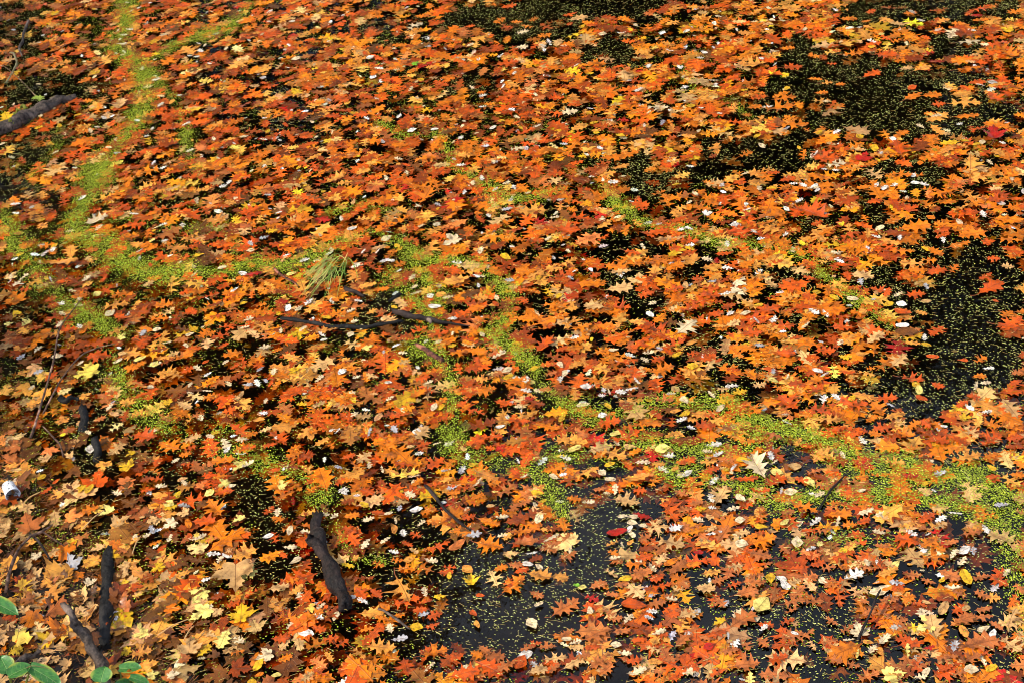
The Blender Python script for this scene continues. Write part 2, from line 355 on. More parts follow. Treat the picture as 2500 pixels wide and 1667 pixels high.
# ------------------------------------------------------------------ leaves that can be told apart, read off the photograph in 9 tiles
HERO_TEXT = ['''
o T 822 672 795 752|tan oak leaf with its stalk pointing up at the left green band|the upright tan oak leaf
o P 580 1530 735 1475|large cream oak leaf lying across the left green band|the large cream oak leaf
o O 1200 545 1370 500|bright orange oak leaf right of the upper left green band|the bright upper orange leaf
m Y 355 110 410 85|golden maple leaf near the upper left corner|the corner golden leaf
o D 505 530 570 455|steep rust oak leaf above the mossy log|the steep rust leaf
o Q 360 455 480 425; o Q 1710 510 1830 470; o R 1300 690 1440 650; o Q 960 1095 1030 1055; o T 1110 1300 1215 1265; o D 1070 1010 1210 985; o O 540 910 640 880
o O 60 680 0 700; o Q 110 745 190 735; o R 880 935 980 890; o O 1140 640 1010 660; o R 690 210 790 190; o T 690 1320 800 1270; o O 820 1210 900 1225; o D 860 350 960 350
o O 1500 1170 1400 1120; o Q 1420 880 1500 830; o R 1480 900 1620 880; o O 1620 215 1740 190; o Q 1900 235 2000 220; o R 2080 990 2150 970; o Q 2200 1245 2330 1200; o O 1880 1530 2160 1510
o R 590 1440 690 1420; o Q 330 1150 440 1120; o D 1560 760 1700 700; o R 1760 600 1880 580; o Q 1960 660 2060 640; o O 2110 560 2210 520; o R 1560 1220 1700 1200; o Q 1260 1310 1360 1290; o O 1680 1380 1780 1360
o R 310 400 230 430; o O 1240 60 1330 80; o Q 1080 110 1170 80; o O 2000 60 2100 20; o R 1650 80 1600 110; o Q 430 1215 540 1170; o R 1140 1420 1260 1380; o O 500 180 400 190
w W 965 470; w W 870 205; w P 1085 660; w W 1220 655; w W 1090 720; w W 1260 850; w W 1360 1070; w W 1290 1025; w W 1030 880; w P 690 1050; w W 1545 1245; w W 560 1355; w P 370 1040; w W 1415 440; w P 1385 320; w W 1355 355; w W 1330 395; w P 1530 335; w W 805 305; w W 835 245; w P 620 900; w W 1130 5; w W 1610 85; w W 2230 280; w P 2100 1160; w W 1900 915; w W 110 1390; w P 840 380; w W 1050 550; w P 1000 600; w W 700 800; w P 440 910; w W 1110 1140; w W 1880 1445; w G 790 1045; w P 280 790
v Y 990 410; m Y 635 500; o Y 1010 960; v Y 1440 1020; v Y 350 980; v P 265 580; v P 2110 840; v Y 1350 1140; v P 740 1010; v Y 405 860; v T 2330 640; v Y 2020 1140; v P 1650 930; v P 20 990; v P 2000 410
''', '''
o O 420 75 250 85|orange oak leaf pair at the top left of centre|the top orange pair
o P 455 215 560 160; o P 440 265 530 245; o R 330 350 210 345; o P 1185 235 1275 220; o O 1810 440 1640 460; o T 1545 150 1680 130
o P 2060 740 2225 735|large white oak leaf in the upper middle|the large white oak leaf
o P 1485 780 1605 760; o P 1180 330 1270 320; o T 1460 330 1485 275; o Q 720 830 830 790
o T 1930 565 1915 490|upright narrow tan leaf in the upper middle|the upright narrow leaf
o P 1140 1020 1235 1005; o Q 1330 1030 1440 1010; o Q 780 1060 900 1050; o T 1400 1250 1500 1215
o O 490 1095 660 1080|long orange oak leaf left of the middle green wisp|the long orange leaf
o T 2050 670 2100 650; o R 1060 460 1210 430; o O 690 690 860 650; o O 150 920 240 880; o R 640 560 730 590; o R 1180 930 1330 900; o Q 1825 1160 1960 1130; o R 1720 1130 1830 1100; o R 1500 120 1600 90
o O 1350 590 1460 560; o R 1240 640 1350 620; o Q 1690 600 1790 570; o O 2130 540 2240 500; o R 1080 700 1170 690; o O 870 850 960 830; o D 1170 760 1300 740; o R 1330 980 1450 960; o O 1870 760 1960 720; o Q 1960 780 2040 740; o R 2280 790 2350 830; o O 2080 930 2180 900; o Q 2290 1010 2352 990
o R 400 880 490 840; o Q 290 900 210 870; o O 470 860 530 830; o R 80 780 190 790; o O 10 1010 120 960; o Q 100 1190 200 1150; o Q 580 1180 680 1140; o R 930 1100 1040 1090; o O 900 970 800 960; o O 1040 1080 1170 1060; o D 1180 870 1110 930
o O 1090 1150 1200 1120; o R 1390 1190 1520 1180; o O 1700 1230 1800 1200; o Q 1740 1200 1860 1170; o O 2100 1340 2200 1300; o Q 2230 1440 2340 1400; o R 2000 1430 2080 1420; o O 1650 1420 1760 1390; o R 1230 1390 1330 1360; o O 690 1500 790 1440; o Q 970 1440 1090 1410; o O 540 1400 620 1290; o R 290 1370 390 1400; o O 1060 1540 1180 1490
o R 1080 60 1190 50; o R 1180 200 1110 190; o O 1150 160 1230 160; o O 1270 150 1340 130; o R 840 190 910 180; o R 590 190 700 150; o O 2240 350 2350 300; o Q 1980 370 2100 350; o R 1830 470 1930 450; o O 60 310 180 300; o R 20 120 140 90; o R 540 600 470 570; o O 780 680 660 720; o R 230 680 150 650
v W 180 408 235 392|white oval leaf near the top left of centre|the upper white oval leaf
v W 935 410; v W 1015 885 1055 860; v W 615 888 668 880; v W 460 905 520 885; v Y 475 720 508 722; v Y 1690 845 1745 828; v Y 1865 918 1928 932; v Y 1545 905 1588 900; v W 1760 1015
m E 500 448 532 436|bright green leaf in the upper middle left|the bright green leaf
v T 20 630 60 645; v Y 545 550; v Y 1735 910; v P 1250 1318 1292 1310; v Y 800 280 832 285; v Y 2270 1255; v Y 1640 190; v P 1775 240; v P 2000 180; v P 1510 320; v O 910 1450 970 1460; v Y 1230 880; v Y 1090 830; v O 1860 645; v W 1940 550
w G 945 1000 1010 1000; w W 780 1135 855 1130; w G 1480 980 1535 985; w P 900 1250; w W 1180 1285; w W 1045 1290; w P 1450 1480; w W 1090 385; w P 1200 800; w W 2330 600; w W 2230 355; w W 2290 460; w W 2085 460; w W 960 1215; w G 1160 1350; w W 970 730; w W 400 800; w P 380 480; w W 970 660; w P 300 440; w W 1180 500; w P 890 600; w G 290 970; w W 820 935; w W 180 815; w P 1320 680; w P 480 615; w W 1900 240; w P 2240 1095; w P 1040 1100; w W 1850 1245; w P 1770 1490; w W 1100 595; w W 2020 620; w P 400 1090; w P 310 1215; w W 840 1310; w P 760 1370
''', '''
o P 1890 300 2060 280|pale toothed oak leaf in the upper right|the pale toothed leaf
o R 1265 530 1385 490|lone red orange oak leaf on open water at the upper right|the lone red oak leaf
o O 885 540 985 550; o Q 975 580 1065 570|light orange star of oak leaf in the small raft on open water|the small leaf raft
o O 1070 580 1140 575; o O 930 640 1025 635; o R 1010 440 1085 445; o T 1500 475 1595 465
o Q 1600 495 1730 465; o O 470 600 550 615; o R 490 680 600 655; o O 650 690 820 670; o O 570 750 815 735; o O 475 745 575 720
o O 1540 690 1660 640|orange oak leaf with a stalk at the left tip of the right raft|the raft tip leaf
v R 1570 615 1625 590; o O 1650 660 1790 650; o T 1800 580 1870 610; o R 1720 720 1820 710; o Q 1825 715 2080 710; o O 1880 800 2050 780
m C 2150 945 2145 865|deep red maple leaf in the right raft|the deep red maple leaf
o R 1520 1065 1490 965|red orange oak leaf with its stalk hanging down at the right|the hanging stalk leaf
o Q 335 955 510 910|light orange oak leaf with deep lobes over dark water|the deep lobed leaf
o O 690 870 890 850; o R 340 830 450 840; o R 1650 925 1740 920; o T 1760 900 1850 915
v Y 1340 985 1342 1035|golden heart shaped leaf on dark water at the right|the golden heart leaf
o T 1160 1010 1280 1030; o O 1070 1040 1135 1010; o T 1010 970 1080 990; o R 920 1080 1110 1090; o P 1010 1140 1150 1110; o T 1290 1160 1390 1230
m C 1255 1095 1290 1040; o R 310 560 440 510; o Q 140 660 250 690; o O 1480 940 1560 890; o T 190 1260 320 1240; o R 600 1180 700 1180; o O 1440 1190 1600 1200
m R 1565 1435 1650 1400; o Q 1670 1420 1760 1400; o O 2140 1490 2330 1520; o T 2000 1120 2100 1180; o R 800 1420 1050 1500; o O 1030 1370 1150 1340; o O 2130 140 2010 150; o T 1430 160 1540 180; o O 1640 90 1540 100; o R 1700 80 1790 80; o D 2080 245 1880 250; o P 1900 205 1840 270; o O 1120 380 1270 370; o R 1350 380 1500 385
v O 910 378; o T 1975 390 2045 375; o O 1880 490 2060 470; o O 2150 320 2290 350; o R 2000 90 2120 50; o O 100 150 180 190; o R 210 60 330 40; o O 420 70 560 60; o Q 640 80 760 60; o R 860 70 1020 40; o O 900 60 800 30; o Q 420 240 540 230; o O 320 250 400 240; o R 870 270 990 250; o Q 980 210 1060 190; o O 1100 140 1220 130; o O 1250 160 1310 150; o R 1280 100 1350 80; o Q 1480 160 1380 130
o Q 590 400 690 370; o O 530 330 570 290; o Q 330 310 470 300; o R 180 460 270 440; o O 480 400 560 380; o O 700 340 800 330; o R 720 470 860 460; o Q 440 470 610 440; o T 280 460 370 450; o O 230 530 300 520; o O 20 300 110 270; o R 120 500 60 480
o Q 2090 590 2220 570; o R 1960 570 2090 560; o O 2080 520 2200 500; o O 2220 620 2350 600; o R 2210 700 2110 640; o Q 1850 650 1990 640; o O 2180 360 2320 400; o Q 2200 180 2300 200; o O 2230 100 2340 80; o R 2100 330 2250 300; o O 2300 880 2230 900; o R 1990 900 2090 870; o O 2000 1020 2090 1000; o R 2150 1010 2060 1060; o O 2210 1100 2330 1050; o Q 1990 1190 1990 1060; o R 1830 1080 1720 1070; o O 1790 1120 1910 1110; o Q 2090 1190 2190 1170; o O 2280 1230 2170 1240; o R 1830 1250 1950 1250; o O 1850 1320 1700 1330; o R 2100 1360 2250 1360; o O 2240 1420 2350 1420; o Q 1850 1450 1970 1400; o O 1400 1530 1500 1490; o R 1280 1380 1390 1360; o O 1080 1280 980 1310; o R 560 1310 670 1290; o O 700 1300 770 1260; o O 880 1190 1040 1220; o R 900 1160 1010 1130; o Q 810 1240 840 1190; o R 430 1500 550 1440; o O 500 1540 660 1510; o O 600 1480 740 1450
w W 40 460; w W 60 600; w W 270 585; w G 665 445; w P 870 210; v L 1390 240; w W 2060 585; w G 750 885; v P 650 150; v P 720 150; w P 290 125; w W 2200 975; m W 200 1455 245 1445; w W 480 1430; w W 835 1370; w P 1170 1410
v W 1620 1245|white oval leaf on the right raft|the right white oval leaf
w W 1680 1260; w W 1410 1285; v W 1355 1262; w P 470 1185; w W 400 1530; w P 1650 870; w P 1760 795; w W 1920 845; w W 940 1060; v W 2000 212; w W 170 400; w W 580 405; w W 1325 290; w P 2085 315; v W 2020 460; w W 620 740; v P 130 1325; w P 930 1280; w W 800 1250; v W 955 1300; w P 2120 1110; w P 1830 610; v P 740 615; w P 1010 695; w W 2080 1470; v W 1605 1195; v P 580 1000
v Y 100 730; v Y 345 892; v Y 970 908; v Y 1240 935; m Y 2225 212; v Y 2030 990; v O 1720 1480; v Y 550 940; v Y 830 1015; v Y 1950 955; v Y 1420 305; v O 925 748; v Y 1000 150; v Y 750 615
''', '''
o O 890 965 990 930; o Q 300 270 560 260|broad light orange oak leaf pair between the left green bands|the broad orange pair
o S 500 490 590 440; o R 330 540 400 550
o C 1640 350 1780 330|deep red leaf below the centre left green band|the deep red leaf
o Q 1740 750 1850 670|light orange oak leaf at the left end of the black twig|the twig end leaf
o Q 690 570 880 550; o Q 1000 640 1100 600; o R 580 900 760 890; o Q 800 1200 910 1210; o R 905 1440 1070 1450; o T 1230 1460 1360 1430; o O 1650 1440 1740 1410
m S 130 1500 10 1520; m Q 200 1220 300 1190; o O 1900 20 2060 10; o O 1990 130 2070 110; o O 2100 290 2210 250; o O 1180 930 1330 860; o T 1130 890 1210 860; o Q 2120 730 2290 720; o O 1500 1250 1560 1180; o T 960 430 1040 390; o R 1370 500 1480 470; o D 150 130 250 110
o R 870 640 780 620; o D 880 620 850 680; o O 1040 560 1180 540; o R 1210 620 1330 580; o R 1400 640 1530 600; o O 1660 620 1760 580; o R 1500 520 1590 480; o D 1400 560 1500 530; o O 1720 560 1800 540; o R 1000 800 900 770; o R 1100 780 1050 740; o D 1010 860 1130 840; o R 1320 960 1230 1000; o O 1380 760 1460 730; o R 1560 800 1480 840; o O 1500 900 1640 860; o R 1640 940 1560 980; o D 1660 1000 1560 1050; o O 1690 900 1790 940; o R 1900 900 2000 860; o O 1840 1130 1900 1060; o R 1960 1160 2090 1100; o D 2000 1050 2130 1030; o O 2160 1130 2080 1240; o R 2240 1180 2340 1120; o T 2100 1240 2200 1200; o O 2260 1290 2170 1300; o O 1980 1350 2090 1310; o R 1940 1480 1880 1430; o O 2080 1420 2180 1380; o O 1930 1540 2030 1500; o Q 2120 1500 2220 1440; o R 1760 1500 1870 1480; o R 1240 1530 1320 1500; o O 350 900 290 870; o R 300 1070 380 1000; o O 440 1080 530 1060; o D 200 930 290 910; o R 190 720 290 690; o Q 320 760 430 730; o R 400 640 500 620; o D 80 810 160 780; o O 170 870 250 820; o R 370 400 480 380; o D 560 420 460 350; o R 680 400 720 360; o O 250 160 370 130; o R 560 170 660 180; o O 1080 150 1190 120; o R 1240 180 1340 140; o O 1180 260 1120 220; o Q 1240 110 1340 60; o R 1420 140 1530 120; o O 1450 240 1540 210; o D 1380 120 1460 60; o R 1680 250 1600 220; o R 1760 240 1880 230; o R 2080 450 2010 500; o D 1960 470 1860 440; o R 2200 430 2300 410; o O 2160 420 2230 400; o Q 2060 360 2130 330; o R 2240 660 2330 630; o O 1840 870 1900 840; o R 2080 860 2180 830; o T 1200 1200 1290 1240; o S 1290 1300 1380 1280; o D 1190 1190 1260 1130; o O 1170 1320 1240 1260; o S 140 1250 70 1220; o B 220 1320 160 1300; o O 60 1280 130 1260; o S 640 1330 700 1310; o D 480 1290 560 1300; m S 740 1180 660 1150; o S 30 1420 100 1400; o B 700 1050 780 1080; o Q 900 1080 1010 1110
m Y 1150 1215 1090 1195|solitary golden maple leaf at the left centre|the solitary golden maple leaf
m L 205 665 150 700; m L 45 680 100 665; m L 815 770 850 740; o Y 1270 520 1310 505; m Y 1975 990 2025 975; m L 1040 960 1070 930
w W 415 545; w P 430 610|frilly pinkish white leaf in the left centre|the frilly white leaf
w P 405 680; w W 540 690; w P 540 510; w P 535 555; w P 80 355; w P 165 360; w G 1790 100; w G 1695 140; w W 2230 200; w W 2060 250; w P 1310 285; w P 1320 335; w G 945 230; w P 1100 815 1165 800; w P 1790 840; w P 345 905 430 890; w G 260 1000; w G 970 740
w G 1640 1080 1710 1085|grey lilac leaf among the rust leaves left of centre|the grey lilac leaf
w P 1405 1130; w P 2160 1050; m W 2220 1390 2285 1385; w P 1000 1410 1070 1395; w P 1420 1430; w P 1500 1440 1545 1540; w W 1410 1010; w P 745 1240; w P 1680 650; w W 1940 560; w W 100 240; w W 360 175; w P 590 380; w G 345 380; w P 1060 940; w P 1340 980; w P 1290 1085; w P 1530 930; w P 1280 1135; w W 1590 455; w P 1660 700; w P 1900 720; w P 2050 715; w P 600 1410; w P 260 850; w G 150 900; w P 220 1100; w P 540 940; w P 1850 1000; w P 1640 1460; w P 1360 1310; w P 1800 1190; w W 2280 1400; w P 120 405; w G 940 180; w W 2090 530; w P 2020 570; w W 2180 760; w P 1260 820
v P 1475 310 1540 290|cream oval leaf on the left centre green band|the cream band leaf
v L 660 475; v P 1255 755 1315 740; v P 1035 725 1095 715; v L 910 930 990 895; v O 565 725; v Q 470 600; v L 1010 125 1050 100; v O 860 85; v O 910 90; v R 745 190; v C 560 70 605 60; v L 1940 350 2005 330; v Y 1625 545 1675 530; v W 1640 338; v Y 1460 1410; v W 2315 1005; v Q 1750 1320; v Y 1350 215; v O 2270 520; v Y 2210 640; v P 800 925; v O 130 1130; v O 410 1060; v Y 370 150; v P 2240 175; v R 1020 285; v P 1695 185; v P 1020 1100; v T 830 880; v O 180 270
''', '''
m P 795 105 690 150|cream maple leaf with a long stalk in the middle of the pond|the cream maple leaf
o Q 565 230 650 110; o T 1790 570 1650 550|pale tan oak leaf with dark spots right of centre|the spotted tan leaf
o Q 1490 290 1600 230; o Q 1380 290 1500 310; o O 1600 410 1800 420; o T 1800 450 1980 420; o R 1830 560 1970 590
o Q 680 410 880 370|light orange oak leaf fanned over red leaves at centre|the fanned centre leaf
o R 760 520 880 510; o Q 895 500 1000 500; o O 910 690 1010 620; o R 1060 690 1130 705; o S 235 590 320 590; o R 470 740 590 700; o R 600 770 740 730; o O 1190 640 1320 650; o O 1330 680 1550 610; o T 1420 690 1550 650; o O 1560 720 1710 680; o O 730 880 900 840; o O 850 850 1000 880; o R 1330 870 1430 780; o Q 1540 980 1630 930; o O 1680 1040 1750 1080; o R 1850 940 2020 920; o O 2100 1010 2260 970; o R 2190 850 2340 800; o R 1920 180 2040 210; o O 2040 220 2110 240; o R 1730 120 1810 70; o R 1150 280 1250 280; o T 1820 330 1980 320; o R 120 270 220 260; o Q 120 440 250 410; o D 1240 1200 1390 1230; o S 1340 1120 1425 1120
o O 1340 1360 1490 1380|orange oak leaf on black water below the centre|the orange black water leaf
o R 1740 1350 1900 1340; o R 1830 1480 2030 1400; o Q 1450 1470 1620 1440; o R 1630 1500 1740 1470; o D 870 1390 1060 1330; o R 950 1440 1110 1440; o R 1130 1330 1290 1340; o S 320 1460 240 1390|salmon toothed leaf standing out below the short reddish stick|the salmon toothed leaf
o T 510 1460 600 1370; o R 510 1510 620 1480; m C 1070 1525 1120 1490|crimson round leaf beside the lower centre green band|the crimson round leaf
o T 390 950 470 920; o R 430 790 540 760; o O 20 1000 110 970; o R 150 920 240 950; o R 230 850 310 830; o O 180 780 320 740; o O 100 1130 30 1190; o T 380 1130 310 1090; o O 470 1180 590 1130; o R 650 1140 560 1110; o O 240 1280 330 1230; o R 330 1300 480 1290; o D 380 1270 290 1300; o O 520 1330 650 1270; o R 90 1330 10 1280; o O 110 1430 20 1400; o O 400 1470 460 1430; o O 290 1540 400 1450; o R 80 1070 10 1050; o O 620 1240 720 1180; o T 170 1010 260 1040; o R 340 1360 450 1340; o O 820 1270 870 1220; o R 690 1310 760 1300; o S 1130 990 1040 1030; o O 1200 1110 1120 1080; o O 920 1140 1060 1110; o R 1100 950 1180 930; o R 950 970 930 900; o O 1010 1010 1100 1000
o R 880 250 990 230; o R 870 210 970 200; o R 400 60 540 30; o Q 380 40 490 20; o R 540 110 430 100; o O 950 80 1040 50; o R 960 30 1080 20; o R 1110 60 1240 30; o O 1160 90 1260 110; o R 1250 110 1380 120; o O 1310 80 1420 40; o R 1460 40 1620 60; o O 1430 120 1560 90; o O 2150 150 2280 110; o R 2210 180 2330 150; o R 2070 70 2220 60; o O 2120 270 2270 250; o R 2180 460 2340 430; o O 2190 490 2270 400; o R 2000 490 2120 460; o O 1960 290 2060 260; o R 1680 360 1760 330; o R 1440 370 1590 340; o O 1250 440 1350 470; o R 1170 460 1270 440; o O 1360 550 1520 570; o O 1420 600 1530 530; o R 700 370 610 350; o R 690 300 810 320; o R 870 350 960 330; o O 1090 350 1020 290; o O 900 590 980 560; o R 560 960 600 940; o O 1560 800 1680 770; o R 1540 880 1620 840; o R 1450 860 1540 830; o O 1710 870 1830 840; o O 1880 760 1990 720; o R 1960 850 2100 760; o R 2080 730 2200 740; o O 2130 840 2010 790; o R 2250 770 2330 760; o R 1640 1000 1700 950; o R 2250 890 2180 830; o R 2100 940 2190 900; o O 2270 1010 2350 970; o Q 1840 1050 1960 1020; o S 1380 1020 1460 1000; o R 1720 1110 1640 1080; o Q 2190 1450 2280 1400; o S 2120 1190 2260 1200; o D 1880 1200 1970 1260; o O 1670 1230 1590 1260
w W 340 255; w W 260 185; w W 160 185; w G 1110 380 1180 390; w P 490 365; w P 100 660; w W 380 820; m L 160 840 235 815; w W 760 645
w W 1905 370 1900 320|small white leaf on a tan one at the upper centre right|the small white perched leaf
w P 1335 610; w P 2050 160; w W 1260 1050; w W 1490 1050; w W 1255 1130; w W 1990 1040 2030 1085; w W 1900 1140; w W 1970 1120; w G 1780 1125; w W 2310 1320
w P 1030 910 1120 865|cream lobed leaf by the centre right green band|the cream lobed leaf
w P 2085 880; w P 2060 920; w P 660 795; w P 735 495; w P 510 465; w P 500 430; w P 75 590; w W 130 525; w P 600 1075; w P 1205 1240; w G 2255 265; w W 1590 770; w P 1545 185; w P 120 1040; w P 90 1290; w G 200 1410; w P 660 1480; w W 740 1480; w P 1410 100; w W 790 270; w P 430 875; w P 950 190; w P 1870 1480; w P 1820 1130; w G 370 1390; w P 80 1150; w P 340 1180; w P 550 15; w P 2110 540
v Y 1090 210 1155 245|golden oval leaf with a pointed tip above centre|the pointed golden leaf
v W 2075 600 2120 635|round white leaf right of centre|the round white leaf
v W 600 558 685 565; v W 85 35; v Y 1000 430; v Y 1465 505 1500 475; v Q 650 480 725 490; v W 305 1072 355 1078|white oval leaf left of the lower centre green band|the lower white oval leaf
v W 20 1005; v P 1600 1225 1690 1210|cream oval leaf on the lower centre green band|the cream oval leaf
v Y 1810 1230; v W 1745 1305 1805 1295; v L 1825 1425 1910 1400; v L 1545 1535 1630 1505|pale yellow oval leaf on black water below centre|the pale yellow oval
v Y 2065 1185 2115 1195; v Q 2230 1275 2310 1265; v Y 2330 1285; v Y 1500 1310; v P 1815 855 1885 850; v P 1130 990; v P 1490 952; v W 530 1400; v P 640 1245; v Y 390 155; v Y 405 170; v Y 610 380; v P 75 755; v Y 150 755; v Y 1315 980; v T 480 1505; v T 835 1520; v T 1960 1500; v L 2100 1520 2135 1490; v L 2130 1535 2230 1510; v Y 2280 820; v Y 2245 900 2310 870; v Y 1190 805; v W 1085 1370; v R 1055 545; v Y 1140 1030; v P 1520 1010; v W 1660 1100; v P 2330 1195; v W 610 490; v R 1185 575
''', '''
o P 10 745 140 650|pale oak leaf with a raised stalk left of open water|the pale raised leaf
m P 400 410 470 360|cream maple leaf, upper of a pair in the right centre|the upper cream pair leaf
m P 400 440 470 490|cream maple leaf, lower of a pair in the right centre|the lower cream pair leaf
o Q 490 370 640 350; o T 600 380 680 430; o O 740 420 810 410; m O 960 430 1030 430; o T 1180 340 1340 370|tan ragged oak leaf left of the right dark water|the ragged tan leaf
o O 1440 190 1620 190; o O 1700 160 1800 220
o O 1840 160 1990 120|big orange oak leaf at the top of the right dark water|the big orange oak leaf
m R 2080 130 2160 120; o O 2170 110 2340 120; o R 2090 230 2190 240; o T 2200 280 2270 290; o R 2040 380 2130 330; o R 2040 480 2210 400|twisted red orange leaf alone on the right dark water|the twisted red leaf
v R 2140 520 2180 530; o Q 1610 590 1690 610; o R 1550 480 1690 470; v R 1475 585 1590 610|broad red oval leaf at the left edge of the right dark water|the broad red oval leaf
o O 1370 660 1460 640; v B 1475 728 1645 732|long grey brown oval leaf left of the right dark water|the grey brown leaf
o T 1290 810 1400 740; o O 1390 720 1480 740; o Q 1530 800 1650 810; v Y 1660 805 1725 825|round golden leaf left of the right dark water|the round golden leaf
o T 1460 960 1560 870|pale grey tan lobed leaf standing on the right dark water|the pale grey tan leaf
v Q 1215 885 1305 882|golden brown oval leaf left of the pale grey tan leaf|the golden brown oval
o Q 1220 990 1350 1020|light orange pointed oak leaf below the golden brown oval|the light orange pointed leaf
o R 1100 930 1235 930; o Y 1100 890 1180 900; o R 1510 1030 1680 1060|red orange oak leaf under a yellow oval at the right dark water|the red leaf under yellow
o R 1730 1070 1800 1100; v Y 1600 1075 1650 1110; o O 2010 940 2100 900|single orange oak leaf on the lower right dark water|the single orange leaf
v R 1935 930; v R 1735 898; o O 2000 1030 2090 1020; w P 2050 1080 2130 1070; o R 2150 680 2340 720|red orange oak leaf entering the dark water from the right edge|the right edge red leaf
o O 2200 640 2270 590; o S 2260 1020 2345 990; o R 2190 1140 2340 1130; o O 1810 1300 1920 1270; m Y 1930 1310 2000 1310; o R 1350 1180 1500 1180; o Q 620 870 760 850|light orange oak leaf on red ones in the right centre|the light right centre leaf
o R 640 700 810 680; o R 440 750 590 740; o R 840 920 970 900; o R 690 1160 820 1260; o O 470 1210 570 1290; o Q 950 1330 1120 1330|large light orange leaf above the lower right green band|the large light leaf
o Y 270 1210 370 1190|golden ragged leaf on the green band right of centre|the golden ragged leaf
o Y 380 1150 485 1130|golden ragged leaf just above the other golden one|the second golden ragged leaf
o R 120 1370 280 1360; o R 830 1500 930 1500; o O 1480 1420 1620 1440; o R 1700 1450 1850 1480; o T 1940 1370 2040 1460; o R 1020 1400 1160 1370; o D 410 1380 540 1380; o R 60 880 160 870; o R 160 930 265 880; o R 330 980 430 990; o Q 110 1040 230 1050; o O 490 1040 600 1000; o R 740 1080 870 1090; o O 1130 1040 1210 1080; o R 880 1150 1000 1100; o O 850 520 970 530; o Q 700 510 830 490; o R 160 480 310 500; o R 600 510 700 480; o R 1050 700 1200 700; o T 270 1110 360 1110
o R 150 220 60 180; o R 20 120 160 130; o R 260 210 370 200; o O 400 210 530 190; o O 540 250 440 300; o R 610 290 720 250; o O 780 290 880 270; o R 850 350 950 370; o O 540 140 640 110; o R 500 300 420 330; o R 100 370 190 370; o R 160 430 290 440; o O 20 510 120 530; o R 20 590 160 560; o R 200 610 320 600; o O 530 460 610 430; o R 560 600 710 560; o R 720 590 810 570; o O 900 160 1030 150; o R 1100 100 1250 60; o O 960 80 1080 30; o R 1080 130 1180 110; o O 1170 150 1260 130; o R 1300 130 1400 120; o O 1510 50 1720 20; o R 1730 60 1850 30; o O 1500 80 1620 110; o R 1400 170 1340 150; o O 1640 240 1760 250; o O 1560 320 1710 320; o R 1690 340 1830 310; o R 1860 60 1760 90; o O 2180 20 2330 10; o R 2230 190 2350 200; o R 960 520 860 480; o O 1060 440 1140 450; o R 1150 440 1250 430; o O 1030 600 1130 570; o R 930 570 1020 560; o R 1040 650 1180 620; o R 960 760 1060 750; o O 850 770 930 820; o R 760 790 850 760; o O 440 820 540 860; o R 450 790 350 740; o R 650 870 810 890; o R 940 860 1080 860; o O 1010 800 960 830; o R 860 1020 980 980; o R 990 950 1050 1010; o O 870 1080 990 1040; o R 1110 1000 1210 1000; o O 660 1090 720 1120; o O 640 960 740 980; o T 520 1100 600 1080; o O 540 1060 480 980; o Q 250 690 330 690; o T 330 690 430 660; o O 560 700 600 720; o R 830 1280 940 1270; o O 930 1300 840 1280; o O 1030 1250 1130 1240; o R 1150 1250 1300 1210; o O 1320 1200 1400 1300; o Q 1410 1320 1550 1280; o O 1280 1340 1360 1290; o R 1320 1390 1450 1370; o O 1400 1430 1310 1410; o R 1380 1470 1470 1450; o O 1560 1380 1650 1340; o R 1640 1320 1720 1370; o O 1800 1390 1740 1340; o R 1870 1430 1960 1500; o O 1660 1500 1550 1530; o R 2050 1500 2200 1430; o R 2070 1180 1970 1160; o R 1980 1190 1900 1230; o O 2140 1310 2200 1280; o R 2330 1060 2270 1080; o O 2060 1340 2190 1370; o O 2250 1370 2340 1390; o T 2180 1250 2290 1240; o R 2220 1460 2340 1440; o R 1200 1390 1290 1400; o O 550 1460 440 1470; o S 590 1410 720 1450; o Q 950 1540 1060 1520; o S 300 1370 380 1390; o S 40 1290 120 1260
w W 90 150; w W 560 330; w W 350 300; w G 240 390; w P 800 180; w W 1350 90; w W 1805 120; w W 1510 100; w P 1080 200; w G 1250 400; w G 1695 430; w W 930 600; w P 880 690; w G 525 815 600 825; w P 1110 800; w W 380 1100; w P 750 1040; w G 660 1000; w W 1000 1190; w W 1080 1170; w G 1440 1220; w W 1980 1240; w W 2100 1270; w W 40 1325; w G 105 1380; w W 200 1500 310 1495; w W 35 45; w W 90 35; w W 1680 765; w W 2110 980; v P 1195 510; w W 660 650; w G 545 650; w W 370 610; v P 470 608; w W 1000 1020; w W 530 55; w W 400 8; w P 240 1160; w W 1010 610; w P 1500 480; w P 2030 1090; w P 210 245
v Y 690 170 755 150|golden oval leaf on the upper right green band|the golden band leaf
v Y 1070 500; v W 1485 690 1575 690|white oval leaf resting above the long grey brown leaf|the white resting leaf
v Y 745 255; v Y 560 550; v T 65 420; v Q 105 805; v Y 470 815; v Y 75 970 155 965; v Y 75 1280; v L 60 1190; v L 630 1040 690 1070; v P 300 1250; v Y 1190 1180; v Y 1435 550; v T 1655 525 1725 525; v W 955 995; v W 1790 1365 1830 1370; v L 1640 1125; v Q 1260 600; v W 1525 545; v W 740 70; v W 345 135; v R 290 925; v R 1660 1175
''', '''
m S 215 545 180 430|salmon maple leaf group below the spotted cup|the salmon maple leaf
m T 190 375 190 450|tan maple leaf hanging just below the spotted cup|the leaf below the cup
m T 0 590 75 545; m L 490 1105 385 1120|pale yellow maple leaf beside the broken stick|the pale yellow maple leaf
m T 520 1110 620 1130; m T 570 1040 470 965|broad tan maple leaf left of the black sunken log|the broad tan maple leaf
m Q 665 740 550 790|light orange maple leaf right of a grey green one|the light orange maple leaf
m G 490 810 460 700|grey green maple leaf turned underside up on the bank|the grey green maple leaf
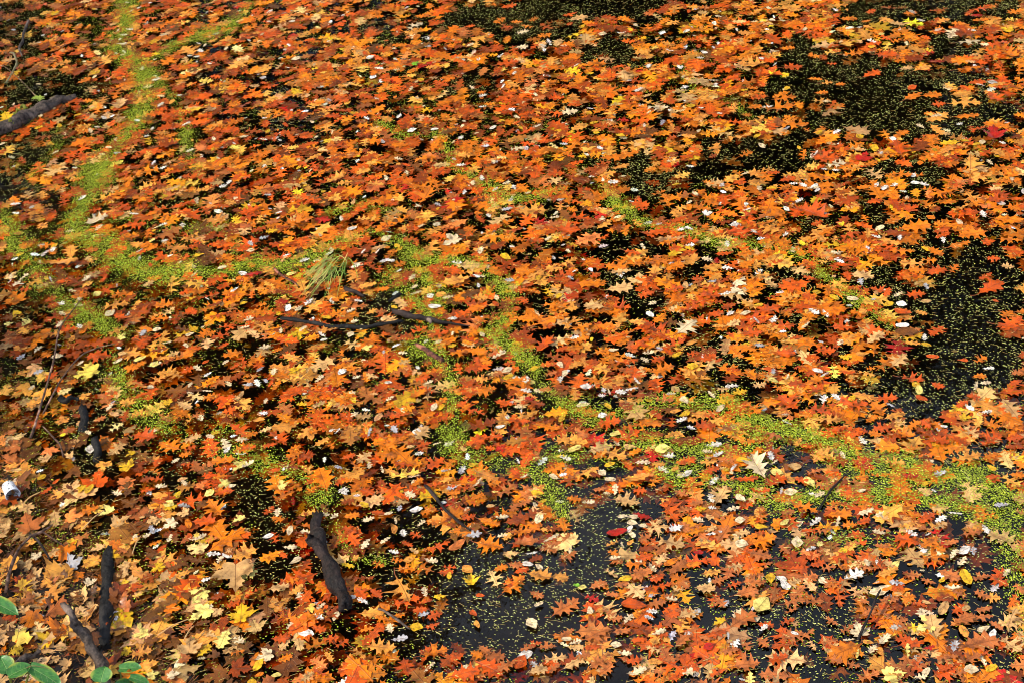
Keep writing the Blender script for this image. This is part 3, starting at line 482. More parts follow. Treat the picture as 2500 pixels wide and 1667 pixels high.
m P 600 910 660 880; m T 280 1060 230 970|pale tan maple leaf between curved twig and broken stick|the pale tan maple leaf
m P 260 730 220 700; m T 350 690 400 720; m Q 230 620 170 660; m Y 500 620 470 660; m T 250 860 220 800; m Q 320 890 370 940; m O 540 840 500 900; m T 370 790 410 840; m L 0 900 55 920; m R 150 880 100 920; o S 350 1130 260 1240; o R 0 1150 120 1150; v W 240 1130 308 1135|white oval leaf on the muddy bank|the white bank leaf
m Y 350 1290 240 1350|golden orange maple leaf above the green plant|the golden orange maple leaf
m L 990 1235 890 1260|pale yellow maple leaf with a long stalk at the bottom left|the long stalk yellow leaf
m Y 880 1360 800 1390|golden maple leaf right of the broken stick near the bottom|the bottom golden leaf
v L 950 1170 945 1215; m B 860 1220 770 1310; o B 1010 1170 1160 1110; m S 800 1060 830 1200|salmon maple leaf with holes right of the black log|the holed salmon leaf
m R 900 930 980 930; m Y 830 900 870 930; m Y 1100 790 1020 830|golden maple leaf floating alone in the lower left shallows|the shallows golden leaf
m P 1180 490 1100 535; o Y 1100 410 1200 380; m L 1540 220 1470 260; m L 1655 100 1570 160|pale yellow maple leaf at the top of the dark lower left pool|the dark pool yellow leaf
m L 1650 465 1570 500; m L 1715 815 1620 870|pale yellow maple leaf resting on a broad tan leaf|the resting yellow leaf
m T 1600 800 1600 985|broad tan oak like leaf under a pale yellow one|the broad under leaf
m L 1410 1080 1280 1160; m Y 1630 1155 1640 1040|golden maple leaf with a drooping stalk at the lower left|the drooping stalk leaf
o L 1550 1220 1480 1350|narrow pale yellow leaf standing near the bottom|the narrow yellow leaf
o Q 1750 680 1570 750; o O 1410 690 1660 530|large orange oak leaf pointing up right beside the dark pool|the large pool oak leaf
o O 1500 460 1420 350|orange oak leaf tilted upwards left of the dark pool|the tilted pool leaf
o R 1300 490 1460 490; m L 1900 270 1890 200; m Y 900 30 860 50; m Y 880 130 800 100; o R 940 290 1050 270; v L 1140 370; o Y 1350 620 1430 600; o T 1820 950 1960 920; o Q 1950 980 2030 940; o O 1840 360 2000 300; o D 2090 430 2010 520; v W 1815 590; v O 1275 505; m P 1150 1530 1220 1510; m Q 970 1470 1080 1430; m L 1010 1530 1090 1500; m S 1280 1410 1200 1450; o Q 880 1400 1040 1370; m T 1280 1370 1300 1260; o Y 1330 1400 1420 1320; m P 1830 1380 1720 1420; m P 170 1530 300 1540; o O 420 1250 520 1290; m T 640 1050 560 1100; o D 270 1160 330 1100; m Q 140 1060 90 1010; m T 180 1110 140 1060; o S 480 1180 440 1250; m O 20 1290 50 1310; m T 400 1420 330 1450; m T 470 1440 430 1510; m S 530 1370 480 1320; m Q 620 1280 560 1330; m T 700 660 600 690; m Q 590 510 500 530; m S 90 90 10 40; m Q 110 120 20 120; m T 330 70 260 60; o O 170 160 250 130; m T 480 60 430 30; o R 280 300 340 260; m Q 420 300 330 340; m T 500 270 430 230; m T 60 540 10 510; m T 330 490 290 530; v Y 285 190; v Y 610 270; m Y 560 260 540 290; v R 385 215; o O 540 430 670 390; m L 770 420 670 460; m B 900 370 820 340; o B 1080 450 980 440; o D 950 400 860 440; m T 1270 430 1190 440; m B 1000 520 920 490; o D 1100 580 1200 570; o O 1000 650 1090 610; m Q 940 610 880 650; m T 1060 470 990 500; o S 870 700 800 660; m T 860 830 780 850; m T 860 780 800 790; o R 1140 370 1040 340; o R 1050 120 1080 60; o O 1090 170 1020 130; o R 1120 200 1020 200; o R 1330 90 1230 100; o O 1300 20 1220 40; o O 1600 70 1430 90; o O 1420 200 1540 180; o R 1590 280 1450 310; v L 1415 295; m B 1350 370 1420 400; m B 1480 850 1560 830; o B 1240 780 1150 810; o Q 1300 820 1190 850; o B 1400 760 1290 740; m B 1000 720 1100 700; o B 1180 900 1080 930; o D 1420 1010 1510 980; o R 1530 1070 1620 1020; v O 1610 1003; o R 1760 940 1660 1000; m L 1340 1000; m T 1490 1090 1440 1130; o B 1250 990 1320 1000; m S 850 1010 780 990; o R 850 1090 740 1120; m T 860 1200 810 1210; o S 1240 1230 1280 1190; m B 1000 1310 1090 1280; m Q 1110 1260 1070 1300; o B 1310 1190 1420 1160; o T 1350 1240 1460 1260; m B 1480 1400 1390 1420; o O 1560 1380 1640 1360; o R 1830 1280 1960 1270; o O 2020 1200 2190 1080; o O 1880 1120 2010 1150; o R 1860 1070 1930 1090; o R 2050 1060 2120 1010; o O 1920 900 2020 870; v Q 2030 940; o R 2100 1200 2200 1220; o R 2170 1290 2290 1270; o T 1950 1290 1910 1330; o R 1940 730 1890 690; o R 2000 740 2090 700; o R 1870 640 1840 560; o O 1890 550 2000 520; o O 1930 480 1840 460; o D 1980 560 2080 570; o R 1790 440 1840 390; o O 2080 300 2130 260; o R 2050 240 2130 190; o R 2260 240 2340 200; o R 1800 150 1890 130; o O 1920 60 2040 20; o Q 2250 1440 2200 1370; o O 1880 1430 1960 1400; o R 2210 1530 2130 1490; o T 2040 1560 2110 1510; o R 2270 1330 2340 1290; v L 1870 1530
w P 1090 250; w P 1250 230; w P 790 295; w P 1150 595; w W 1450 710; w P 1490 750; w P 1370 590; w P 1000 580; v P 920 600; w G 1030 540; v P 1960 545; w P 1960 660; w P 2190 440; w P 2260 455; w W 2200 640; w P 2070 560; w P 1880 430; w G 2290 120; w W 2320 290; w P 1190 75; w W 1540 10; w W 1630 30; w P 1680 110; w P 1420 1080; w P 2170 1060; w W 2165 1130; w P 1610 1290; w P 2030 990; v P 2270 1125; v P 2000 760
''', '''
o Q 1570 195 1750 120|light orange oak leaf on the lower centre green drift|the drift oak leaf
o Q 1915 215 2100 190|golden tan oak leaf with many lobes in the lower centre|the many lobed leaf
o O 1640 340 1530 330|small orange oak leaf below the drift oak leaf|the small drift leaf
o Q 2150 340 2270 330; o T 1850 340 2030 370; o O 1160 560 1295 555|orange oak leaf at the left of the blue black water|the blue water orange leaf
o O 920 630 1105 665|orange oak leaf at the upper corner of the blue black water|the corner orange leaf
o S 1170 640 1350 630; o T 1340 670 1470 670; o S 1480 740 1595 690; m T 1120 700 1220 700; o S 1130 770 1230 780; o O 1055 815 1105 795; o Q 1270 840 1430 870|light orange speckled leaf beside the blue black water|the speckled water leaf
o O 1100 970 1250 860|orange oak leaf hanging over the blue black water|the hanging water leaf
o S 1440 1120 1610 1010|large salmon oak leaf on the blue black water|the large salmon oak leaf
o C 1650 990 1750 1025|small crimson oak leaf right of the large salmon one|the small crimson leaf
v C 1805 565 1945 545|dark crimson oval leaf beside white petals in the lower centre|the dark crimson oval
o T 2060 560 2230 520; o T 2130 620 2330 650; v O 2190 780 2280 740; o T 1780 800 1870 860; o S 1680 940 1800 900; v R 1905 1040 2070 1060|large red oval leaf in the lower middle right|the large red oval leaf
o S 1640 1290 1825 1215|salmon leaf with a fine toothed edge at the bottom centre|the fine toothed leaf
o S 1500 1260 1560 1220; o T 1510 1480 1670 1390|large tan oak leaf near the bottom centre|the large tan bottom leaf
o S 1690 1480 1840 1390; o S 1060 1500 1190 1440; v R 1190 1480 1250 1390; o T 1270 1510 1400 1480; o R 1920 1440 2040 1420; v S 740 680 850 605|narrow salmon leaf beside the grey lobed leaf|the narrow salmon leaf
o T 120 100 220 20|pale tan oak leaf above the thick dark branch|the pale branch leaf
o O 160 240 220 190; o T 180 350 300 330; o Q 190 1340 380 1340|light orange oak leaf below the round yellow leaf|the leaf below the yellow
o Q 380 860 470 1030|large light orange leaf right of the thick dark branch|the large branch leaf
o D 80 880 240 870; o R 200 990 260 960; o O 550 1400 740 1360; o R 740 1540 950 1500; o Y 30 770 70 780; o R 570 1200 670 1170; o S 1050 320 1200 240; o O 1000 240 1080 220; o O 230 1120 330 1150
o R 360 100 500 110; o O 240 30 390 50; o R 590 140 710 60; o O 700 150 780 60; o R 20 60 90 40; o O 0 230 100 200; o D 80 190 190 170; o R 130 260 230 300; o O 480 250 560 200; o R 590 250 690 230; o Q 650 210 760 200; o R 740 250 880 260; o O 720 300 800 290; o O 530 430 650 400; o R 210 420 290 430; o D 100 340 30 360; o O 20 460 130 440; o R 10 520 110 560; o R 560 600 480 560; o O 600 500 650 490; o R 590 690 750 620; o O 660 650 560 680; o R 420 620 480 650; o R 830 470 900 450; o O 940 470 1080 510; o O 880 340 970 300; o S 880 400 830 450; o S 1150 420 1200 370; o S 1200 380 1290 350; o D 1110 500 1280 460; o D 1240 460 1360 420; o D 1380 530 1500 540; o S 1330 420 1410 380; o O 1340 360 1430 430; o O 1500 610 1560 570; o S 1390 620 1460 700; o D 1270 760 1360 720; o R 1180 830 1260 800; o R 1140 860 1160 940; o S 1300 970 1350 990; o D 1220 580 1130 540; o R 700 790 770 800; o R 660 830 760 830; o O 230 760 280 780; o R 200 940 280 1000; o R 110 940 180 1020; o O 380 800 520 800; o R 520 1040 620 1020; o R 600 1080 510 1090; o R 580 1140 690 1100; o O 440 1100 370 1130; o R 300 1240 260 1170; o O 140 1230 220 1210; o Q 90 1340 180 1420; o R 620 1330 560 1440; o O 660 1300 580 1380; o R 840 1380 760 1420; o O 880 1360 960 1400; v O 930 1480 960 1500; o S 940 1320 1010 1380
o O 1700 60 1800 20; o Q 1750 20 1940 70; o D 1400 110 1460 80; o R 1190 190 1250 160; o S 1700 270 1800 260; o R 1680 290 1770 320; o R 1970 270 2070 280; o S 2120 280 2200 250; o O 2260 90 2350 70; o Q 2110 90 2180 100; o S 2180 470 2330 430; o T 2070 540 2180 480; o S 2290 480 2350 560; o S 2010 620 2100 580; o D 2000 680 2130 660; o R 1990 740 2120 710; o S 2080 790 2170 770; o O 1800 680 1890 720; o S 1840 730 1890 760; o Q 1880 620 1820 650; o S 1930 830 2060 830; o S 2010 870 2110 820; o R 2100 940 2250 900; o R 2190 850 2110 880; o S 2030 940 1940 1000; o S 1860 920 1930 900; o S 1880 990 1800 980; o T 2250 960 2340 900; o S 2070 1050 2200 1030; o R 2180 1130 2290 1110; o S 1850 1120 1790 1090; o S 1800 1140 1900 1130; o R 1910 1180 2010 1150; o S 2290 1140 2350 1090; o R 2110 1190 2210 1200; o R 2230 1260 2120 1240; o S 1840 1240 1960 1220; o R 1640 1340 1750 1330; o T 1550 1330 1620 1330; o S 1330 1340 1460 1330; o R 1280 1330 1340 1310; o S 1220 1360 1300 1340; o R 1470 1410 1380 1440; o S 1420 1510 1480 1460; o R 1480 1440 1400 1500; o S 1700 1380 1600 1400; o S 2290 1340 2340 1260; o T 2180 1370 2070 1330; o R 2050 1350 2140 1340; o S 2200 1430 2300 1410; o S 2110 1490 2220 1510; o R 2220 1560 2300 1520; o S 1850 1450 1750 1530; o R 1960 1290 2070 1280; o D 2010 1180 2060 1230; o S 2290 1030 2200 990
v Y 1295 290 1375 305|golden oval leaf above the blue black water|the golden water oval
v P 1415 170 1475 195|cream oval leaf on the lower centre green drift|the cream drift oval
v P 1770 160; v P 1790 205 1865 210; v Y 870 108 940 102; v Q 835 790 895 835|two toned golden oval leaf on the speckled dark water|the two toned leaf
v Q 85 755 130 715; v Y 475 1195 565 1205|round golden leaf by the thin grey twig|the round yellow leaf
v R 920 985 980 990; v R 885 1090 925 1130; v Q 920 1160 940 1210; v P 1275 1145 1325 1215|cream narrow leaf alone on the blue black water|the lone cream narrow leaf
v P 1315 1060 1375 1035; v Q 1735 1085 1795 1085; v L 1610 930 1670 930; v E 1580 915 1620 925; v Y 1925 875; v Q 1945 650 1980 615; v P 1940 500 2010 505; v P 2045 518; v W 1960 540; v Q 2085 1430 2180 1440|round orange yellow leaf near the bottom centre right|the round orange leaf
v P 1690 1090; v P 1530 1290; v W 1250 1385; v W 1270 772; v P 1345 795; v P 1830 1315 1905 1320; v G 665 360 725 360; v Q 430 750 505 740; v P 300 435 360 420; v W 520 415; v O 305 1068; v Y 740 850; v T 990 385 1050 375; v Y 165 375; v Y 1825 105; v P 1910 455; v P 1980 455; v P 1975 580; v R 2330 1420; v P 2310 175
w W 330 690 400 710|white lobed leaf lying right of the thick dark branch|the white lobed leaf
w G 850 590 960 570|silvery grey leaf at the end of the duckweed twig|the silvery grey leaf
w W 430 565; w P 310 610; w P 180 640; w P 195 480; w P 380 480; w T 500 690; w P 620 760; w P 1375 625 1475 575|cream lobed leaf beside the blue black water|the cream water leaf
w W 1295 705; w P 1060 590 1140 570; w W 1520 60; w W 1205 75; w P 1680 365; w P 1860 280; m Y 665 985 710 985; w P 580 970; w P 340 1210; w G 350 1285 460 1275; w P 605 1470; w P 875 1480; w W 40 275; w P 475 310; w W 535 30; w W 2220 45; w P 1940 1520 2070 1490; w P 1950 1145; w P 2240 1020; m Y 890 920 890 850; w P 2150 1240; w L 1060 290; w P 200 110; w P 290 135; w G 720 145; w G 830 140; w P 550 500; w W 160 1030; v W 75 1000; w P 1090 460; w P 1250 190; w G 760 260; w P 930 235; w P 1560 670; w P 1910 650; w P 1860 740; w P 2110 800; w P 2270 540; w G 2090 1140; w P 1590 1310; w W 2110 1100; w P 1920 1380; w G 570 1110
''', '''
o P 600 195 510 40|large cream pink oak leaf in the lower right|the large cream pink leaf
o R 400 210 560 200; o R 600 240 750 190|bright red orange oak leaf under the large cream pink one|the bright red under leaf
o R 500 270 640 280; o Q 945 20 1080 70|light orange oak leaf on the lower right green band|the band orange leaf
o R 1170 80 1320 70; o O 1200 190 1290 180; o C 1530 180 1640 185|crimson leaf on the lower right green band|the crimson band leaf
o Q 150 90 290 80; o R 170 160 290 130; o T 270 375 345 250|folded tan leaf standing in the lower right|the folded tan leaf
o O 800 370 960 440|orange oak leaf below the slanting dark twig|the slanting twig leaf
o O 1000 370 1110 360; o S 700 430 790 420; o P 1220 440 1330 400; o P 1330 450 1440 430; o Q 1500 520 1620 500|light orange maple like leaf in the lower right|the light lower right leaf
o R 1470 590 1640 650|large red orange oak leaf in the lower right|the large red orange leaf
o O 1640 740 1850 720|broad orange oak leaf at the far lower right|the broad far right leaf
o T 1710 400 1840 390; o O 1900 380 2010 400; o O 2080 430 2170 460; o S 1930 580 2070 560; o O 1650 670 1760 600; o R 760 810 890 820|red oak leaf left of the white frilled leaf|the red oak leaf
o R 1040 750 1210 690; o S 490 700 650 740; o O 500 640 680 600; o Q 170 840 300 820; o O 70 780 160 770; o T 130 940 270 950; o S 400 990 560 960; o S 450 900 610 900; o T 740 930 840 880
v P 1310 970 1460 920|arched brown leaf with a pale rim above the bent stem|the arched rimmed leaf
v L 545 1090 620 1000|pale yellow oval leaf in the lower right tangle|the pale lower right oval
o S 370 1200 540 1110; m Y 325 1160 250 1195|small golden maple leaf in the lower right tangle|the small golden maple
o S 700 1270 870 1240|salmon oak leaf below the pale oval in the lower right|the lower salmon leaf
o S 720 1050 880 1020; o S 860 1030 1000 1030; m L 1735 1180 1620 1215|pale yellow maple leaf at the lower right|the pale right maple
o T 1760 1290 1720 1130|tan oak leaf with a dark stalk at the lower right|the dark stalked tan leaf
m P 1250 1250 1220 1160; o S 1330 1050 1450 1150; o S 1460 1180 1560 1140; v T 1780 1120 1830 1035|tan veined oval leaf at the lower right|the tan veined oval
o S 1870 1180 2020 1130; o S 2000 1140 2150 1130; o T 2240 1220 2300 1070|folded tan leaf near the lower right edge|the folded edge leaf
o T 2190 1270 2330 1380; o S 1940 1330 2180 1290|large salmon red oak leaf at the lower right edge|the large edge oak leaf
o S 1910 1450 2060 1390; o R 1500 1330 1680 1310; o S 1620 1480 1720 1430; o S 1740 1420 1910 1400; o S 390 1470 570 1450|salmon oak leaf on dark water at the bottom right|the bottom salmon leaf
o S 960 1310 1090 1280; o S 990 1400 1120 1440; o S 1220 1560 1380 1510; m L 1420 1530 1560 1510|pale yellow leaf at the very bottom right of centre|the bottom pale leaf
w L 1565 1415 1560 1320|pale yellow lobed leaf standing at the bottom right|the pale lobed leaf
o R 620 1440 760 1400; o S 0 1340 90 1260; o P 20 1500 130 1490; o S 1770 820 1920 880; o Q 2080 990 2180 1000; o T 20 1130 150 1090; o Q 1360 860 1500 800; o S 1230 780 1320 810
o S 100 60 20 90; o R 20 110 130 60; o S 430 60 330 80; o S 390 260 300 290; o O 520 330 600 320; o S 200 350 100 370; o S 80 310 10 290; o S 10 420 90 400; o S 90 540 180 500; o T 180 540 260 530; o S 280 630 360 520; o T 390 570 500 560; o R 500 590 600 560; o S 110 650 230 640; o O 250 700 330 660; o R 370 770 460 720; o S 560 780 640 760; o O 600 800 510 830; o T 330 800 450 780; o S 20 880 80 930; o S 240 900 330 870; o R 340 930 440 900; o S 480 860 590 840; o S 700 650 760 700; o R 880 740 980 710; o R 900 780 1000 760; o S 970 810 1080 790; o O 1090 800 1180 760; o S 1080 880 1010 930; o O 1130 950 1030 900; o S 870 900 940 860; o T 1230 970 1310 930; o S 1200 1010 1290 1030; o S 1380 1030 1500 1010; o S 1260 1120 1330 1090; o R 1330 1080 1440 1060; o S 1110 1240 1190 1200; o S 1010 1130 1090 1180; o D 1080 1310 1190 1300; o S 1140 1430 1230 1460; o S 150 1260 250 1280; o R 190 1360 250 1320; o S 300 1370 420 1350; o S 180 1430 290 1400; o R 220 1540 330 1490; o S 560 1280 610 1320; o R 560 1180 640 1190; o S 90 1410 20 1390; o S 450 1280 490 1350; o S 60 1230 130 1210; o R 130 1450 60 1470; o S 270 1000 330 1060; o S 730 1110 820 1070; o R 700 1180 790 1150; o S 620 1030 690 1000; o O 1540 1030 1590 1000; o R 1600 1040 1680 1060; o S 1590 1180 1510 1220; o R 1480 1290 1580 1270; o S 1690 1360 1640 1420; o R 1660 1500 1610 1440; o R 1760 1500 1860 1460; o S 1860 1530 1950 1500; o S 2070 1560 2170 1530; o R 2130 1400 2060 1350; o S 2200 1220 2140 1180; o R 1860 1110 1960 1050; o S 2010 1090 2130 1070; o S 1960 1000 1880 960; o S 2020 960 2100 990; o S 1990 880 2120 850; o S 2290 900 2350 980; o O 1830 690 1740 640; o S 1800 640 1900 620; o T 1750 540 1820 500; o R 1700 430 1660 490; o R 1670 470 1740 440; o O 1520 440 1660 440; o S 1350 520 1440 550; o R 1230 500 1290 480; o O 1110 510 1220 510; o R 1140 590 1270 570; o S 950 560 1040 540; o R 850 560 920 550; o O 1020 450 1190 440; o R 1080 420 1020 440; o S 1330 650 1440 660; o S 1130 640 1240 630; o S 1380 740 1290 740; o O 1400 700 1480 700; o S 1560 850 1640 850; o S 1660 870 1740 900; o R 800 190 880 210; o S 960 240 1090 250; o R 1090 240 1190 270; o D 930 180 1010 200; o O 1310 170 1400 180; o O 1440 180 1520 200; o Q 1400 80 1550 100; o T 1640 270 1710 290; o S 870 160 980 140; o R 1580 300 1650 310; o T 2020 240 2090 260; o R 2080 230 2180 180; o O 2250 170 2350 180; o O 2280 80 2350 110; o Q 1900 80 2060 40; o O 2060 70 2160 30; o O 2210 60 2280 30; o S 2300 420 2350 440; o S 2310 620 2350 640; o R 1510 1570 1460 1560
v W 45 185 112 150|white oval leaf at the left of the large cream pink leaf|the white oval by pink
v L 640 145 725 165|pale yellow oval right of the large cream pink leaf|the pale oval by pink
v L 875 185 930 250|upright pale yellow oval leaf on the lower right green band|the upright pale oval
v P 730 290 825 280; v P 410 310 470 360|half white half brown oval leaf in the lower right|the half brown oval
v P 1225 285 1285 275; v L 705 510 765 475|pale yellow oval leaf below the lower right green band|the pale oval below band
v P 820 660 818 585|upright cream oval leaf in the lower right|the upright cream oval
v L 1435 810 1510 750|pale yellow leaf crossed by a thin stem in the lower right|the crossed pale leaf
v Y 575 525; v Y 1665 240 1715 215; v Y 455 75; m Y 140 390 220 390; v Q 1260 1290 1335 1310; v P 2035 1225 2120 1195; v W 2140 1245; v W 1950 680; v Y 1935 815 1990 910|golden curved leaf at the far lower right|the golden curved leaf
v Y 640 870; v W 710 875; v W 735 915; v P 1000 890; v P 510 1160 570 1130; v P 400 480 470 470; v Y 2130 130; v P 1945 1490 2045 1490; v Y 2130 1480; v T 1660 1020 1720 1040; v C 190 1350 260 1320; v C 80 1400 160 1380; v C 150 700; v R 2090 195 2180 190; v T 1470 985 1530 970; v W 780 1235 825 1250; v P 400 630 490 645; v Y 1800 875; v P 1690 1500; v Q 1940 1230; v Q 1380 1370
w W 250 55 320 20; w W 640 50; w W 260 210; w W 395 120; w S 1040 150 1110 140; w P 1130 50; w W 945 310; w W 905 520 980 470; w P 1090 500; w W 1140 880 1265 830|white frilled leaf with dark specks in the lower right|the white frilled leaf
w W 205 580 310 555; w W 910 675; w W 1790 470; w W 1840 430 1930 440; w W 2070 510 2110 570; w P 1710 85; w G 2200 385; w G 1780 165; w P 1880 710; w P 1930 760; w P 2215 860 2250 810; w P 1660 1110; w P 1405 1290; w L 1230 1380; w W 590 1215; w W 405 1310; w L 500 1540; w G 340 1040; w P 420 1110; w P 2070 1430; w P 1650 1540; w P 390 400; w P 1870 940; w G 2010 690; w P 210 20; w P 660 90; w P 970 310; w P 1330 1350; w G 1880 1330; w P 1170 1290; w G 1490 900; w P 1370 560; w P 1290 770; w P 1700 440; w W 5 540; w P 150 480
''']


CROPS = [(0, 0, .3614), (830, 0, .3614), (1650, 0, .3614), (0, 550, .3614), (830, 550, .3614), (1650, 550, .3614),
         (0, 1100, .3615), (830, 1100, .3615), (1650, 1100, .3615)]
KNAME = {'o': 'oak_leaf', 'm': 'maple_leaf', 'w': 'lobed_leaf', 'v': 'oval_leaf'}
KWORD = {'o': 'oak leaf', 'm': 'maple leaf', 'w': 'small lobed leaf', 'v': 'oval leaf'}
KGROUP = {'o': 'fallen oak leaves', 'm': 'fallen maple leaves', 'w': 'small pale lobed leaves', 'v': 'fallen oval leaves'}
DEFL = {'o': .115, 'm': .085, 'w': .060, 'v': .056}
LIM = {'o': (.075, .215), 'm': (.055, .20), 'w': (.04, .11), 'v': (.035, .12)}
leaves = []
for ci, text in enumerate(HERO_TEXT):
    x0, y0, s = CROPS[ci]
    for e in text.replace('\n', ';').split(';'):
        e = e.strip()
        if not e: continue
        parts = [p.strip() for p in e.split('|')]
        tk = parts[0].split()
        k, c = tk[0], tk[1]; nums = [float(q) for q in tk[2:]]
        d = dict(k=k, c=c, label=parts[1] if len(parts) > 1 else None, ref=parts[2] if len(parts) > 2 else None)
        d['px'] = [(x0 + nums[i] * s, y0 + nums[i + 1] * s) for i in range(0, len(nums), 2)]
        leaves.append(d)

LANDMARKS = []          # (x, y, phrase)
for d in leaves:
    xs = [p[0] for p in d['px']]; ys = [p[1] for p in d['px']]
    d['c2'] = (sum(xs) / len(xs), sum(ys) / len(ys))
    if d['ref']: LANDMARKS.append((*d['c2'], d['ref']))
LANDMARKS += [(90, 275, 'the mossy log'), (805, 1370, 'the thick dark branch'), (830, 790, 'the long black twig'), (1050, 775, 'the forked brown branch'),
              (1050, 867, 'the short reddish stick'), (820, 670, 'the grass tuft'), (31, 1212, 'the white spotted cup'), (262, 1460, 'the black sunken log'),
              (215, 1590, 'the grey broken stick'), (60, 1400, 'the curved bank twig'), (250, 1640, 'the green plant'), (2120, 1510, 'the bent stem')]
DIRS = ['right of', 'above and right of', 'above', 'above and left of', 'left of', 'below and left of', 'below', 'below and right of']
used = set(d['label'] for d in leaves if d['label'])
for d in leaves:
    if d['label']: continue
    x, y = d['c2']
    cand = sorted(LANDMARKS, key=lambda m: (m[0] - x) ** 2 + (m[1] - y) ** 2)[:12]
    done = False
    for size in ('',) + (('small ',) if d['k'] == 'v' else ()):
        for m in cand:
            dd = math.hypot(m[0] - x, m[1] - y)
            dr = DIRS[int(round((math.atan2(m[1] - y, x - m[0]) / (math.pi / 4)))) % 8]
            ds = 'close' if dd < 70 else ('a little way' if dd < 140 else 'some way')
            lab = f"{size}{PAL[d['c']][3]} {KWORD[d['k']]} {ds} {dr} {m[2]}"
            if lab not in used and len(lab.split()) <= 16:
                used.add(lab); d['label'] = lab; done = True; break
        if done: break
    if not done: d['label'] = f"{PAL[d['c']][3]} {KWORD[d['k']]} lying among the others"

rr = random.Random(5)
for d in leaves:
    k = d['k']
    if len(d['px']) == 2:
        b = at_ground(*d['px'][0]); tp_ = at_ground(*d['px'][1]); v = tp_ - b; L = v.to_2d().length
        d['a'] = math.atan2(v.y, v.x); d['L'] = min(max(L * 1.06, LIM[k][0]), LIM[k][1]); d['mid'] = (b + tp_) / 2
    else:
        d['mid'] = at_ground(*d['px'][0]); d['L'] = DEFL[k] * rr.uniform(.8, 1.25); d['a'] = rr.uniform(0, 6.283)
    d['show'] = d['L'] / (d['mid'] - CAM).length + (1 if d['ref'] else 0)
extra = []
for k in KNAME:
    ranked = sorted([d for d in leaves if d['k'] == k], key=lambda d: -d['show'])
    extra += ranked[300:]
    for d in ranked[:300]:
        mid, L2, a = d['mid'], d['L'], d['a']
        cx, cy = mid.x - math.cos(a) * L2 / 2, mid.y - math.sin(a) * L2 / 2
        onbank = float(bank_z(mid.x, mid.y)) > 0.0
        ks = (1, 2, 3) if onbank else ((0, 1) if rr.random() < .8 else (2, 3))
        if k == 'w': ks = (1, 2, 3)
        me, j, ti = rr.choice([h for h in HERO[k] if h[1] in ks])
        o = bpy.data.objects.new(KNAME[k], me)
        o.location = (cx, cy, float(ground_z(mid.x, mid.y)) + rr.uniform(.007, .016)); o.scale = (L2, L2 * rr.uniform(.88, 1.1), L2)
        tl = .12 if onbank else .035
        o.rotation_euler = Euler((rr.uniform(-tl, tl), rr.uniform(-tl, tl), a))
        jc = COL[d['c']] * rr.uniform(.8, 1.12)
        o.color = (*np.clip(jc, 0, .9), 1.0)
        tag(o, d['label'], 'leaf', KGROUP[k]); link(o)
        if k in STALK and (d['ref'] or rr.random() < .5):
            link(bpy.data.objects.new('stalk', rr.choice(STALK[k])), o)
print('listed leaves', len(leaves), 'merged', len(extra))

